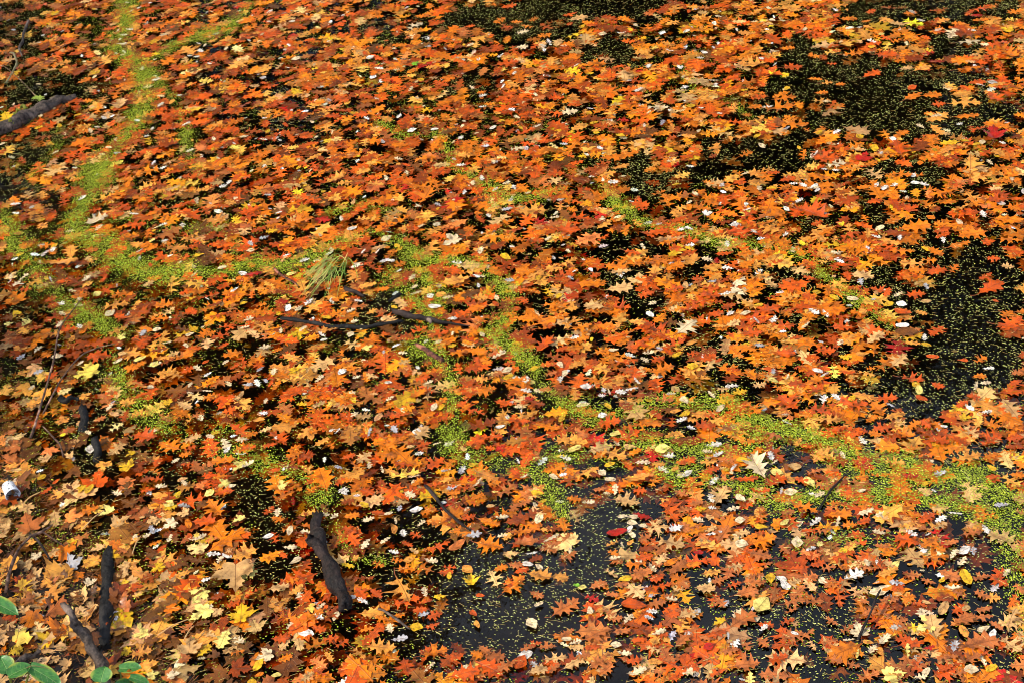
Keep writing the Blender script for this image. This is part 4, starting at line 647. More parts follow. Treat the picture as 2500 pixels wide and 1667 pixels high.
# ------------------------------------------------------------------ where leaves lie thick, where water shows, where duckweed drifts (view units 2352 wide)
VS = W0 / 2352.0
BANDS = [  # (half width, strength, points)
 (26, 1.0, [(290, -40), (288, 60), (262, 120), (330, 150), (345, 190), (332, 240), (300, 300), (268, 340), (238, 390), (200, 450), (168, 500), (168, 540)]),
 (30, 1.0, [(168, 540), (215, 562), (270, 592), (330, 612), (400, 634), (445, 632)]),
 (15, 1.0, [(445, 632), (510, 622), (580, 612), (650, 612), (720, 592), (790, 556), (850, 528), (900, 556), (960, 590), (1040, 602), (1105, 618)]),
 (20, .9, [(860, 530), (930, 575), (960, 620), (985, 660), (1010, 690)]),
 (20, 1.0, [(1105, 618), (1140, 650), (1182, 690), (1160, 735), (1135, 770), (1190, 815), (1225, 850), (1262, 900), (1290, 935), (1330, 955)]),
 (14, .8, [(340, 160), (400, 240), (440, 290), (432, 340), (452, 400)]),
 (14, .8, [(585, -30), (560, 25), (520, 62), (440, 90), (380, 120)]),
 (9, .5, [(210, 512), (330, 508), (400, 522), (500, 525), (540, 550), (535, 580)]),
 (8, .6, [(760, 490), (840, 470), (900, 490)]),
 (11, .8, [(880, 290), (930, 315), (1005, 312), (1040, 370), (1090, 410), (1150, 452), (1230, 458), (1285, 440)]),
 (12, .5, [(1110, 440), (1142, 500), (1162, 560)]),
 (9, .5, [(1570, 150), (1590, 200), (1650, 232), (1730, 275)]),
 (14, .75, [(1385, 430), (1430, 482), (1500, 522), (1570, 540), (1700, 562), (1800, 570), (1868, 600), (1892, 640), (1960, 690), (2050, 735)]),
 (28, .72, [(1290, 925), (1350, 950), (1440, 945), (1560, 930), (1640, 935)]),
 (38, .95, [(1700, 950), (1780, 985), (1850, 1000), (1950, 1040), (2050, 1065), (2150, 1090), (2300, 1130), (2420, 1160)]),
 (28, .75, [(1460, 1010), (1530, 1030), (1620, 1030), (1720, 1040)]),
 (30, .9, [(1520, 1080), (1620, 1095), (1720, 1130), (1800, 1150), (1950, 1140), (2100, 1135), (2200, 1170), (2370, 1190)]),
 (42, .6, [(2330, 1170), (2340, 1290), (2352, 1390), (2380, 1480)]),
 (22, .5, [(1780, 1290), (1850, 1250), (1950, 1230), (2050, 1245)]),
 (22, .85, [(1000, 800), (1020, 860), (1042, 920), (1062, 980), (1040, 1030), (1085, 1062), (1150, 1065), (1230, 1085), (1268, 1140), (1285, 1180)]),
 (34, .62, [(1070, 1060), (1180, 1075), (1300, 1050), (1420, 1070)]),
 (26, .85, [(10, 500), (35, 560), (62, 610), (100, 650), (160, 690), (222, 730), (250, 770)]),
 (32, .6, [(250, 770), (270, 850), (290, 920), (345, 972), (420, 990), (490, 1030), (560, 1052), (640, 1080), (700, 1095), (740, 1140)]),
 (18, .5, [(630, 700), (680, 645), (740, 610)]),
 (26, .7, [(900, 640), (950, 700), (1000, 740), (960, 790), (1010, 830)]),
 (16, .6, [(760, 1190), (790, 1240), (830, 1285), (880, 1290)]),
 (22, .3, [(620, 1040), (560, 1000), (500, 990)]),
 (26, .35, [(150, 960), (100, 1010), (60, 1090), (30, 1180)]),
 (12, .35, [(120, 300), (200, 240), (300, 215)]),
 (20, .35, [(60, 420), (130, 330), (220, 300)]),
 (12, .3, [(640, 900), (780, 940), (880, 1000)]),
 (10, .35, [(1720, 1330), (1800, 1330), (1880, 1400)]),
]
DARK = [  # open water: (x, y, rx, ry, strength)
 (1130, 45, 120, 28, .9), (1340, 14, 190, 30, .97), (1240, 72, 90, 20, .8), (1400, 122, 65, 32, .9), (1060, 190, 38, 26, .9), (1490, 8, 130, 12, .9),
 (1240, 35, 120, 18, .9), (870, 55, 50, 14, .7), (1190, 62, 60, 16, .8), (1130, 205, 30, 20, .5),
 (2170, 8, 200, 14, .95), (2010, 30, 70, 26, .9), (1852, 130, 60, 44, .95), (1930, 180, 110, 50, .97), (2060, 215, 120, 52, .97), (2000, 272, 150, 34, .97),
 (2150, 175, 120, 22, .9), (2200, 105, 60, 22, .9), (2230, 30, 100, 18, .8), (2200, 260, 80, 34, .93), (2290, 240, 60, 22, .85), (1790, 205, 60, 26, .9), (1760, 255, 60, 26, .85), (2120, 300, 80, 22, .9),
 (1760, 352, 110, 40, .95), (1830, 340, 50, 30, .9), (1650, 372, 50, 48, .9), (1490, 425, 60, 28, .85), (1430, 376, 80, 24, .85), (1530, 450, 40, 26, .7), (1560, 400, 60, 20, .7),
 (2080, 500, 70, 30, .85), (2135, 400, 50, 30, .9), (2040, 395, 40, 16, .7), (2250, 600, 110, 50, .93), (2290, 545, 60, 26, .8), (2000, 400, 30, 15, .7), (2130, 560, 40, 24, .6), (2330, 310, 40, 16, .7),
 (2240, 700, 100, 80, .97), (2250, 800, 100, 80, .97), (2170, 770, 60, 60, .95), (2120, 690, 70, 40, .93), (2110, 890, 100, 44, .95), (2130, 935, 80, 26, .9), (2180, 850, 80, 50, .95),
 (2020, 640, 80, 24, .85), (1985, 880, 50, 30, .7), (1960, 830, 60, 30, .6), (1880, 520, 40, 20, .7), (1960, 465, 40, 16, .6), (2050, 780, 30, 40, .6),
 (1230, 690, 50, 26, .8), (1450, 590, 50, 50, .75), (1490, 690, 60, 26, .9), (1390, 640, 40, 20, .5), (1640, 800, 60, 28, .85), (1710, 835, 60, 28, .85), (1580, 640, 40, 25, .6),
 (1620, 885, 60, 22, .8), (1720, 870, 60, 20, .7), (1480, 920, 80, 22, .55), (1560, 905, 60, 16, .6), (1820, 640, 60, 30, .4), (1800, 725, 50, 20, .4),
 (1420, 1190, 100, 50, .95), (1360, 1220, 60, 40, .95), (1450, 1150, 80, 26, .85), (1300, 1305, 120, 50, .95), (1250, 1370, 110, 50, .97), (1180, 1440, 70, 70, .97), (1240, 1430, 90, 30, .95),
 (1130, 1275, 50, 34, .92), (1060, 1310, 70, 44, .95), (1090, 1380, 80, 60, .96), (1050, 1450, 80, 60, .92), (960, 1330, 70, 30, .8), (1010, 1510, 60, 50, .75), (900, 1420, 60, 40, .5), (1370, 1270, 60, 30, .9),
 (1640, 1340, 40, 40, .5), (1480, 1500, 40, 30, .3), (1420, 1330, 40, 25, .8), (1400, 1390, 60, 20, .85),
 (1810, 1540, 90, 34, .9), (1830, 1395, 60, 30, .85), (1900, 1430, 50, 30, .75), (1730, 1420, 35, 60, .85), (1740, 1530, 50, 26, .8), (2000, 1520, 60, 30, .75), (2250, 1300, 60, 60, .75), (2330, 1360, 26, 60, .7), (2280, 1370, 40, 40, .6), (1690, 1360, 30, 40, .8), (2100, 1400, 60, 26, .55), (2290, 1490, 40, 40, .5), (1900, 1310, 30, 30, .4),
 (1960, 1400, 30, 30, .4), (1540, 1090, 40, 14, .5), (1730, 1075, 30, 20, .4), (1290, 1140, 50, 40, .4), (2260, 1060, 70, 40, .6), (2330, 1080, 30, 60, .7), (2290, 1240, 50, 30, .5),
 (590, 1130, 46, 56, .95), (600, 1240, 36, 60, .95), (620, 1180, 30, 50, .9), (850, 1285, 44, 36, .85), (990, 1215, 40, 30, .85), (640, 1330, 40, 50, .7), (480, 1058, 60, 18, .6), (350, 1060, 60, 30, .45), (400, 1090, 40, 20, .4), (700, 1300, 40, 50, .5), (820, 1400, 30, 30, .4), (740, 1100, 40, 20, .5), (930, 1040, 30, 20, .5),
 (90, 215, 70, 26, .95), (150, 190, 60, 22, .8), (60, 350, 60, 24, .9), (120, 300, 60, 20, .7), (20, 430, 34, 40, .8), (200, 235, 60, 12, .7), (30, 60, 60, 50, .5), (10, 20, 60, 30, .6), (20, 130, 50, 40, .5), (230, 200, 40, 14, .6),
 (20, 700, 40, 50, .4), (60, 870, 60, 30, .3), (210, 1080, 50, 40, .6), (200, 960, 50, 30, .5), (660, 210, 40, 10, .5), (620, 290, 40, 16, .7), (400, 480, 24, 16, .5),
 (720, 330, 30, 12, .5), (950, 780, 40, 30, .5), (1080, 880, 40, 30, .35), (870, 700, 40, 20, .5), (900, 730, 80, 20, .4),
 (1350, 560, 40, 30, .4), (1250, 560, 30, 20, .4), (1180, 300, 60, 30, .35), (1270, 250, 40, 18, .4), (1000, 440, 30, 20, .4), (900, 90, 40, 12, .4), (330, 260, 30, 20, .3),
]
def wob(P, s, seed):
    r = np.random.default_rng(seed); out = np.zeros(len(P))
    for _ in range(5):
        k = r.normal(size=2) * s; out += np.sin(P @ k + r.uniform(0, 6.28))
    return out / 2.2
def seg_dist(P, pts):
    best = np.full(len(P), 1e9); tan = np.zeros((len(P), 2))
    pts = np.array(pts, float)
    for a, b in zip(pts[:-1], pts[1:]):
        d = b - a; tt = np.clip(((P - a) @ d) / (d @ d), 0, 1)
        q = a + tt[:, None] * d; e = np.hypot(*(P - q).T); m = e < best
        best[m] = e[m]; tan[m] = d / np.hypot(*d)
    return best, tan
def fields_at(P):
    """water openness and duckweed density"""
    PW = P + np.column_stack([wob(P, .035, 1) * 12 + wob(P, .11, 5) * 7, wob(P, .05, 2) * 8 + wob(P, .13, 6) * 5])
    op = np.zeros(len(P))
    for x, y, a, b, s in DARK:
        e = np.sqrt(((PW[:, 0] - x) / a) ** 2 + ((PW[:, 1] - y) / b) ** 2)
        op = np.maximum(op, min(1, s * 1.03) * np.clip((1.34 - e) / .40, 0, 1))
    wd_ = np.zeros(len(P)); fx = np.zeros((len(P), 2))
    PW2 = P + np.column_stack([wob(P, .05, 3) * 8, wob(P, .06, 4) * 6])
    wmod = np.clip(.85 + .45 * wob(P, .03, 41), .35, 1.5)
    rag = np.clip(.78 + .45 * wob(P, .05, 42) + .30 * wob(P, .16, 43) + .22 * wob(P, .4, 44), .08, 1.0)
    for hw, s, pts in BANDS:
        e, tan = seg_dist(PW2, pts)
        g = s * np.exp(-(e / (hw * wmod)) ** 1.25) * (rag * (1 - .40 * s) + .40 * s)
        wd_ = np.maximum(wd_, g)
        gf = np.exp(-(e / 60.0) ** 2) * s
        ang2 = 2 * np.arctan2(tan[:, 1], tan[:, 0])
        fx += gf[:, None] * np.column_stack([np.cos(ang2), np.sin(ang2)])
    b2 = 2 * (0.25 * wob(P, .006, 9))
    fx += 0.30 * np.column_stack([np.cos(b2), np.sin(b2)])
    fang = np.arctan2(fx[:, 1], fx[:, 0]) / 2       # in view pixels, y down
    return op, wd_, fang
GSTEP = 4.0
_gx = np.arange(-470, 2830, GSTEP); _gy = np.arange(-260, 1880, GSTEP)
_P = np.stack(np.meshgrid(_gx, _gy), -1).reshape(-1, 2)
G_OP, G_WD, G_FA = (q.reshape(len(_gy), len(_gx)) for q in fields_at(_P))
def fields(XY):
    P = project(np.column_stack([XY, np.zeros(len(XY))])) / VS
    Q = P + RNG.uniform(-GSTEP / 2, GSTEP / 2, P.shape)
    ix = np.clip(((Q[:, 0] + 470) / GSTEP).round().astype(int), 0, len(_gx) - 1); iy = np.clip(((Q[:, 1] + 260) / GSTEP).round().astype(int), 0, len(_gy) - 1)
    return P, G_OP[iy, ix], G_WD[iy, ix], G_FA[iy, ix]
def ground_dir(XY, fang):
    """turn an on-picture streak direction into a direction along the ground"""
    P = project(np.column_stack([XY, np.zeros(len(XY))]))
    Q = P + 6 * np.column_stack([np.cos(fang), np.sin(fang)])
    D = Rn[None] * ((Q[:, :1] - W0 / 2) / FPX) - Un[None] * ((Q[:, 1:] - H0 / 2) / FPX) + Fn[None]
    G = Cn + D * (-CAM_H / D[:, 2])[:, None]
    d = G[:, :2] - XY
    return np.arctan2(d[:, 1], d[:, 0])
def sample_world(n):
    """ground points evenly spread over what the camera sees and about a metre round it"""
    c = [at(*p) for p in ((-420, -170), (2920, -170), (2920, 1960), (-420, 1960))]
    c = np.array([(p.x, p.y) for p in c])
    lo, hi = c.min(0), c.max(0)
    out = []; got = 0
    while got < n:
        q = RNG.uniform(lo, hi, (n * 2, 2))
        ok = np.ones(len(q), bool)
        for i in range(4):
            a, b = c[i], c[(i + 1) % 4]
            ok &= ((b[0] - a[0]) * (q[:, 1] - a[1]) - (b[1] - a[1]) * (q[:, 0] - a[0])) < 0
        if ok.sum() == 0:
            raise RuntimeError('winding')
        out.append(q[ok]); got += ok.sum()
    return np.concatenate(out)[:n]

# ------------------------------------------------------------------ the mass of leaves
N_TRY = 29500
XY = sample_world(N_TRY)
P, op, wdn, fang = fields(XY)
bd = bank_d(XY[:, 0], XY[:, 1])
base = np.where(bd > 0, .62, .92) * (1 - op) * (1 - .74 * np.clip(wdn * 1.15, 0, 1))
clump = np.clip(.98 + .24 * wob(P, .03, 21) + .18 * wob(P, .09, 22), .25, 1)
keep = RNG.random(N_TRY) < base * clump
XY, P, bd, op, wdn = XY[keep], P[keep], bd[keep], op[keep], wdn[keep]
N = len(XY)
px, py = P[:, 0], P[:, 1]
PALK = list(PAL)
def wts(**k): return np.array([k.get(c, 0.0) for c in PALK])
Wd = wts(O=.27, R=.27, Q=.14, D=.12, T=.05, C=.015, Y=.02, B=.05, S=.06)
Wl = wts(O=.20, R=.28, Q=.12, D=.21, T=.05, Y=.02, B=.09, S=.03)
Wr = wts(O=.40, R=.24, Q=.20, D=.06, T=.05, Y=.02, C=.01, S=.02)
Wb = wts(S=.18, R=.24, T=.13, O=.22, Q=.14, D=.07, C=.01, Y=.01)  # lower right: muted salmon puts the reflected sky veil into leaf colour
Wk = wts(T=.24, Q=.20, O=.10, B=.25, Y=.012, S=.10, D=.09, L=.01)
Wp = wts(W=.44, P=.26, G=.14, T=.12, Y=.04)
Wv = wts(Y=.20, P=.14, W=.16, O=.20, Q=.12, T=.10, R=.08)
def pick_cols(Wm):
    cs = np.cumsum(Wm, 1); cs /= cs[:, -1:]
    return (RNG.random(len(Wm))[:, None] > cs).sum(1).clip(0, len(PALK) - 1)
sl_ = np.clip((760 - px) / 500, 0, 1)[:, None]; sr_ = np.clip((px - 1250) / 500, 0, 1)[:, None]
sb_ = (np.clip((py - 1010) / 160, 0, 1) * np.clip((px - 1080) / 160, 0, 1))[:, None]
Wm = Wd * (1 - sl_) * (1 - sr_) + Wl * sl_ + Wr * sr_
Wm = Wm * (1 - sb_) + Wb * sb_
shallow = bd > -.55
sk_ = np.clip((bd + .75) / .5, 0, 1)[:, None]
Wm = Wm * (1 - sk_) + Wk * sk_
kind = np.array(['o', 'm', 'w', 'v'])[(RNG.random(N)[:, None] > np.cumsum([.79, .03, .10, .08])).sum(1)]
kb = np.array(['m', 'o', 'w', 'v'])[(RNG.random(N)[:, None] > np.cumsum([.62, .20, .08, .10])).sum(1)]
onb = RNG.random(N) < sk_[:, 0]
kind = np.where(onb, kb, kind)
ci = pick_cols(Wm)
cw = pick_cols(np.repeat(Wp[None], N, 0)); cv = pick_cols(np.repeat(Wv[None], N, 0))
ci = np.where(kind == 'w', cw, np.where(kind == 'v', cv, ci))
CA = np.array([COL[k] for k in PALK])
cols = CA[ci] * np.exp(RNG.normal(-.04, .28, (N, 1))) * np.exp(RNG.normal(0, .05, (N, 3)))
cols = np.clip(cols, 0, .9)
size = {'o': .118, 'm': .085, 'w': .046, 'v': .046}
Ls = np.array([size[k] for k in kind]) * np.exp(RNG.normal(0, .28, N)).clip(.45, 1.6)
Ls = np.where(onb & (kind == 'm'), Ls * 1.15, Ls)
bz = bank_z(XY[:, 0], XY[:, 1])
dry = bz > -.004
zz = np.where(dry, bz + RNG.uniform(.004, .03, N), RNG.uniform(.0015, .011, N))
sunk = (~dry) & (RNG.random(N) < np.where(bz > -.28, .60, .30))          # below the surface
zz = np.where(sunk, np.maximum(bz + .01, -RNG.uniform(.006, .07, N)), zz)
zz = np.where(sunk & (zz > -.004), -.006, zz)
ANG = RNG.uniform(0, 6.283, N)
if extra:
    XY = np.concatenate([XY, [(d['mid'].x, d['mid'].y) for d in extra]]); ne = len(extra)
    kind = np.concatenate([kind, [d['k'] for d in extra]]); cols = np.concatenate([cols, [COL[d['c']] * rr.uniform(.8, 1.12) for d in extra]])
    Ls = np.concatenate([Ls, [d['L'] for d in extra]]); ANG = np.concatenate([ANG, [d['a'] for d in extra]])
    dz_ = np.array([float(bank_z(d['mid'].x, d['mid'].y)) for d in extra])
    dry = np.concatenate([dry, dz_ > 0]); sunk = np.concatenate([sunk, np.zeros(ne, bool)])
    zz = np.concatenate([zz, np.maximum(dz_, 0) + RNG.uniform(.007, .014, ne)])
def build_litter(name, k, label, curled):
    Vs, Ls_, Us, Cs = [], [], [], []; off = 0
    sel = np.where(kind == k)[0]
    ti = RNG.integers(0, len(TPL[k]), len(sel))
    for q in range(len(TPL[k])):
        tp = TPL[k][q]; ix = sel[ti == q]; n = len(ix)
        if n == 0: continue
        xy = tp['xy']; uv = tp['uv']; nv = len(xy)
        a = ANG[ix]; flip = RNG.choice([-1, 1], n)
        lift = np.where(dry[ix], 1.0, .28)
        fold = RNG.normal(.06, .12, n) * lift; lon = RNG.normal(.05, .18, n) * lift; cup = RNG.normal(.1, .3, n) * lift
        z = (fold[:, None] * np.abs(uv[None, :, 1]) + lon[:, None] * (uv[None, :, 0] - .45) ** 2 + cup[:, None] * uv[None, :, 1] ** 2
             + (.03 * lift)[:, None] * np.sin(7 * uv[None, :, 0] + a[:, None]) * np.sin(9 * uv[None, :, 1] + 2 * a[:, None]))
        z -= z.mean(1, keepdims=True)
        x_ = (xy[None, :, 0] - .45) * Ls[ix][:, None]; y_ = xy[None, :, 1] * Ls[ix][:, None] * flip[:, None]
        ca, sa = np.cos(a)[:, None], np.sin(a)[:, None]
        tx = RNG.normal(0, .03, n) * (1 + 3 * dry[ix]); ty = RNG.normal(0, .03, n) * (1 + 3 * dry[ix])
        X = x_ * ca - y_ * sa; Y = x_ * sa + y_ * ca
        Z = z * Ls[ix][:, None] + X * tx[:, None] + Y * ty[:, None] + zz[ix][:, None]
        Z = np.where(sunk[ix][:, None], np.minimum(Z, -.002), np.where(dry[ix][:, None], Z, np.maximum(Z, .0007)))
        Vs.append(np.stack([X + XY[ix, 0][:, None], Y + XY[ix, 1][:, None], Z], -1).reshape(-1, 3))
        f = tp['f'][None] + (np.arange(n) * nv)[:, None, None] + off
        Ls_.append(f.reshape(-1)); off += n * nv
        Us.append(np.repeat(uv[None], n, 0).reshape(-1, 3))
        c = np.column_stack([cols[ix], RNG.random(n)])
        Cs.append(np.repeat(c[:, None], nv, 1).reshape(-1, 4))
    L_ = np.concatenate(Ls_); nt = len(L_) // 3
    me = mesh_np(name, np.concatenate(Vs), L_, np.arange(nt) * 3, np.full(nt, 3),
                 [('leaf_uv', 'FLOAT_VECTOR', np.concatenate(Us)), ('col', 'FLOAT_COLOR', np.concatenate(Cs))])
    me.materials.append(M_FILL)
    o = link(bpy.data.objects.new(name, me)); tag(o, label, 'leaf litter', kind='stuff'); return o
build_litter('oak_leaf_litter', 'o', 'mass of orange and rust oak leaves covering the pond', 0)
build_litter('maple_leaf_litter', 'm', 'mass of tan and yellow maple leaves along the muddy bank', 1)
build_litter('lobed_leaf_litter', 'w', 'scatter of small white and cream leaves all over the pond', 0)
build_litter('oval_leaf_litter', 'v', 'scatter of small oval yellow and pale leaves over the pond', 0)
print('litter leaves', N, 'sunk', int(sunk.sum()))

# ------------------------------------------------------------------ duckweed and floating needles
def specks(name, XY, z, ang, ln, wi, col, mat, label, cat, blade=False):
    n = len(XY)
    if blade: sh = np.array([(-.5, -.5), (.5, -.35), (.5, .35), (-.5, .5)])
    else: sh = np.array([(.5, .12), (-.22, .5), (-.5, -.12), (.25, -.5)])
    m = len(sh)
    x_ = sh[None, :, 0] * ln[:, None]; y_ = sh[None, :, 1] * wi[:, None]
    ca, sa = np.cos(ang)[:, None], np.sin(ang)[:, None]
    tl = RNG.normal(0, .12, (n, 1))
    V = np.stack([x_ * ca - y_ * sa + XY[:, :1], x_ * sa + y_ * ca + XY[:, 1:2], np.maximum(z[:, None] + y_ * tl, .0004)], -1).reshape(-1, 3)
    c4 = np.column_stack([col, np.ones(n)])
    me = mesh_np(name, V, np.arange(n * m), np.arange(n) * m, np.full(n, m), [('col', 'FLOAT_COLOR', np.repeat(c4[:, None], m, 1).reshape(-1, 4))], smooth=False)
    me.materials.append(mat)
    o = link(bpy.data.objects.new(name, me)); tag(o, label, cat, kind='stuff'); return o
def lerp_cols(a, b, n, sd=.2):
    tt = RNG.random((n, 1)); c = np.array(a) * (1 - tt) + np.array(b) * tt
    return np.clip(c * np.exp(RNG.normal(0, sd, (n, 1))), 0, .9)
G1, G2 = rgb(100, 122, 12), rgb(188, 198, 56)
NS = 1500000
S = sample_world(NS); SP, sop, swd, sfa = fields(S)
sbd = bank_d(S[:, 0], S[:, 1])
AN = np.array([.35, 1.0])
pat = np.clip(.55 + .5 * wob(SP * AN, .03, 31) + .45 * wob(SP * AN, .14, 32) + .3 * wob(SP * AN, .4, 33), .05, 1.4)
dens = np.maximum(.95 * swd, np.where(sop > .3, .17 * (.35 + .65 * pat), .10 * pat))
left = np.clip((900 - SP[:, 0]) / 700, 0, 1)
dens = np.maximum(dens, .17 * left * pat) * np.where(sbd > .15, .8, 1)
k_ = RNG.random(NS) < dens
S, SP, sop, swd, sfa = S[k_], SP[k_], sop[k_], swd[k_], sfa[k_]
thick = np.where(swd > .25)[0]; rep_ = np.repeat(thick, 2)            # thick mats in the middle of the bands
S = np.concatenate([S, S[rep_] + RNG.normal(0, .024, (len(rep_), 2))])
sop, swd, sfa = (np.concatenate([q, q[rep_]]) for q in (sop, swd, sfa))
n = len(S); ga = ground_dir(S, sfa) + RNG.normal(0, .28, n)
# plants drift mostly between the leaves, in the thick bands also over them
gz = np.maximum(bank_z(S[:, 0], S[:, 1]), 0)
over = RNG.random(n) < np.clip(.12 + .62 * swd, 0, .75)
z = gz + np.where(over, RNG.uniform(.010, .018, n), RNG.uniform(.0008, .004, n))
specks('duckweed', S, z, ga, RNG.uniform(.005, .0105, n), RNG.uniform(.003, .0052, n), np.where((sop > .4)[:, None] & (swd < .2)[:, None], lerp_cols(rgb(150, 150, 60), rgb(206, 204, 120), n, .3), lerp_cols(G1, G2, n, .35)), M_WEED,
       'bright green duckweed drifting in bands between the leaves', 'duckweed')
print('duckweed', n)
NS = 110000
S = sample_world(NS); SP, sop, swd, sfa = fields(S)
dn = np.where(sop > .3, .22, .20) + .15 * swd
k_ = RNG.random(NS) < dn; S, sfa = S[k_], sfa[k_]; n = len(S)
ga = ground_dir(S, sfa) + RNG.normal(0, .45, n)
z = np.maximum(bank_z(S[:, 0], S[:, 1]), 0) + np.where(RNG.random(n) < .55, RNG.uniform(.012, .02, n), .0012)
specks('floating_needles', S, z, ga, RNG.uniform(.014, .034, n), RNG.uniform(.0012, .0020, n), lerp_cols(rgb(176, 132, 56), rgb(226, 206, 130), n), M_NEEDLE,
       'fine yellow needles floating on the dark water', 'needles', True)
# brown needles and scraps strewn over the mud bank
S = sample_world(160000); b_ = bank_d(S[:, 0], S[:, 1]); S = S[(b_ > -.15)]; n = len(S)
specks('bank_needles', S, bank_z(S[:, 0], S[:, 1]) + RNG.uniform(.003, .02, n), RNG.uniform(0, 6.28, n), RNG.uniform(.03, .07, n), RNG.uniform(.0015, .003, n),
       lerp_cols(rgb(60, 36, 18), rgb(150, 92, 46), n, .3), M_NEEDLE, 'tangled brown needles strewn over the mud bank', 'needles', True)

# ------------------------------------------------------------------ branches, logs and twigs
def tube(name, pts, rads, mat, sides=10, rough=.12, seed=0, parent=None, sub=12, bow=0.0):
    r = random.Random(seed)
    P_ = [Vector(p) for p in pts]; Q = []; R_ = []
    for i in range(len(P_) - 1):
        p0 = P_[max(i - 1, 0)]; p1 = P_[i]; p2 = P_[i + 1]; p3 = P_[min(i + 2, len(P_) - 1)]
        for s in range(sub):
            u = s / sub
            Q.append(.5 * ((2 * p1) + (p2 - p0) * u + (2 * p0 - 5 * p1 + 4 * p2 - p3) * u * u + (3 * p1 - p0 - 3 * p2 + p3) * u ** 3))
            R_.append(rads[i] * (1 - u) + rads[i + 1] * u)
    Q.append(P_[-1]); R_.append(rads[-1])
    V = []; F = []; n = len(Q)
    ph = [r.uniform(0, 6.28) for _ in range(8)]
    for i in range(n):
        tn = (Q[min(i + 1, n - 1)] - Q[max(i - 1, 0)]).normalized()
        a = tn.cross(Vector((0, 0, 1)));
        if a.length < 1e-3: a = Vector((1, 0, 0))
        a.normalize(); b = a.cross(tn); s_ = i / sub
        lump = 1 + rough * (.8 * math.sin(3.1 * s_ + ph[4]) + .6 * math.sin(7.7 * s_ + ph[5]))
        wig = R_[i] * rough * 1.6
        c = Q[i] + a * (wig * math.sin(4.3 * s_ + ph[6])) + b * (wig * math.sin(5.9 * s_ + ph[7]))
        for j in range(sides):
            th = 2 * math.pi * j / sides
            k = R_[i] * lump * (1 + rough * (.6 * math.sin(2 * th + ph[0] + 2.1 * s_) + .5 * math.sin(3 * th + ph[1] - 3.0 * s_) + .4 * math.sin(7 * th + ph[2] + 1.2 * s_) + r.uniform(-.75, .75)))
            q = c + a * (math.cos(th) * k) + b * (math.sin(th) * k)
            if i in (0, n - 1): q = q + tn * (r.uniform(-.5, .5) * R_[i])
            V.append(q)
    for i in range(n - 1):
        for j in range(sides): F.append((i * sides + j, i * sides + (j + 1) % sides, (i + 1) * sides + (j + 1) % sides, (i + 1) * sides + j))
    for e, w in ((0, -1), (n - 1, 1)):
        c = len(V); tn = (Q[1] - Q[0]) if e == 0 else (Q[-1] - Q[-2])
        V.append(Q[e] + tn.normalized() * (w if e else -1) * R_[e] * .25)
        for j in range(sides):
            f = (e * sides + j, e * sides + (j + 1) % sides, c); F.append(f if e else f[::-1])
    if parent is None:
        o0 = Vector(P_[0]); V = [v - o0 for v in V]
    me = mesh_py(name, V, F); me.materials.append(mat)
    o = bpy.data.objects.new(name, me)
    if parent is None: o.location = o0
    else: o.matrix_parent_inverse = parent.matrix_basis.inverted() if False else Matrix.Identity(4)
    return link(o, parent)
def wp(lst, dz=0.0):
    return [at_ground(x, y) + Vector((0, 0, dz if not isinstance(dz, (list, tuple)) else dz[i])) for i, (x, y) in enumerate(lst)]
def rel(pts, o): return [p - o.location for p in pts]

o = tube('branch', wp([(775, 1262), (775, 1300), (785, 1340), (805, 1390), (828, 1440), (845, 1488)], [.02, .025, .03, .03, .025, .012]),
         [.023, .026, .030, .031, .033, .032], M_BARK, 20, .15, 1)
tag(o, 'thick dark wet branch with a stub lying in the lower middle', 'branch')
tube('stub', rel(wp([(790, 1352), (772, 1340), (757, 1332)], [.03, .04, .05]), o), [.026, .024, .022], M_BARK, 10, .12, 2, o, 3)
tube('knot', rel(wp([(783, 1320), (792, 1312)], [.045, .06]), o), [.014, .009], M_BARK_GREY, 8, .12, 3, o, 3)
o = tube('twig', wp([(688, 781), (745, 790), (810, 801), (880, 803), (935, 796), (985, 787)], .012), [.010, .012, .013, .013, .010, .006], M_BARK_BLACK, 8, .15, 4)
tag(o, 'long black twig floating across the middle of the duckweed', 'twig')
o = tube('branch', wp([(960, 762), (988, 775), (1030, 783), (1060, 790), (1100, 795), (1148, 799)], [.016, .02, .02, .02, .015, .01]), [.013, .016, .016, .013, .008, .003], M_BARK, 10, .14, 5)
tag(o, 'forked brown branch lying right of the long black twig', 'branch')
tube('side_twig', rel(wp([(1045, 788), (1054, 796), (1053, 803)], [.02, .03, .04]), o), [.011, .009, .006], M_BARK_GREY, 8, .12, 6, o, 3)
o = tube('stick', wp([(1017, 845), (1040, 860), (1062, 874), (1082, 886)], .016), [.010, .014, .015, .013], M_BARK_RED, 10, .12, 7)
tag(o, 'short reddish stick below the forked brown branch', 'stick')
o = tube('twig', wp([(671, 660), (690, 678), (712, 690), (728, 702)], .012), [.007, .007, .006, .004], M_BARK_RED, 8, .12, 8)
tag(o, 'short bent brown twig left of the grass tuft', 'twig')
o = tube('stick', wp([(842, 708), (862, 716), (890, 727)], .012), [.012, .014, .009], M_BARK, 8, .14, 9)
tag(o, 'stubby dark stick just right of the grass tuft', 'stick')
o = tube('twig', wp([(950, 742), (970, 727), (982, 722)], .014), [.005, .010, .004], M_BARK_BLACK, 8, .12, 10)
tag(o, 'small black twig above the forked brown branch', 'twig')
o = tube('log', wp([(-60, 345), (10, 322), (60, 295), (110, 270), (150, 250), (185, 238)], [.02, .02, .02, .02, .012, 0.0]), [.060, .055, .050, .044, .036, .022], M_BARK_GREY, 14, .10, 11)
tag(o, 'grey mossy log reaching out from the upper left edge', 'log')
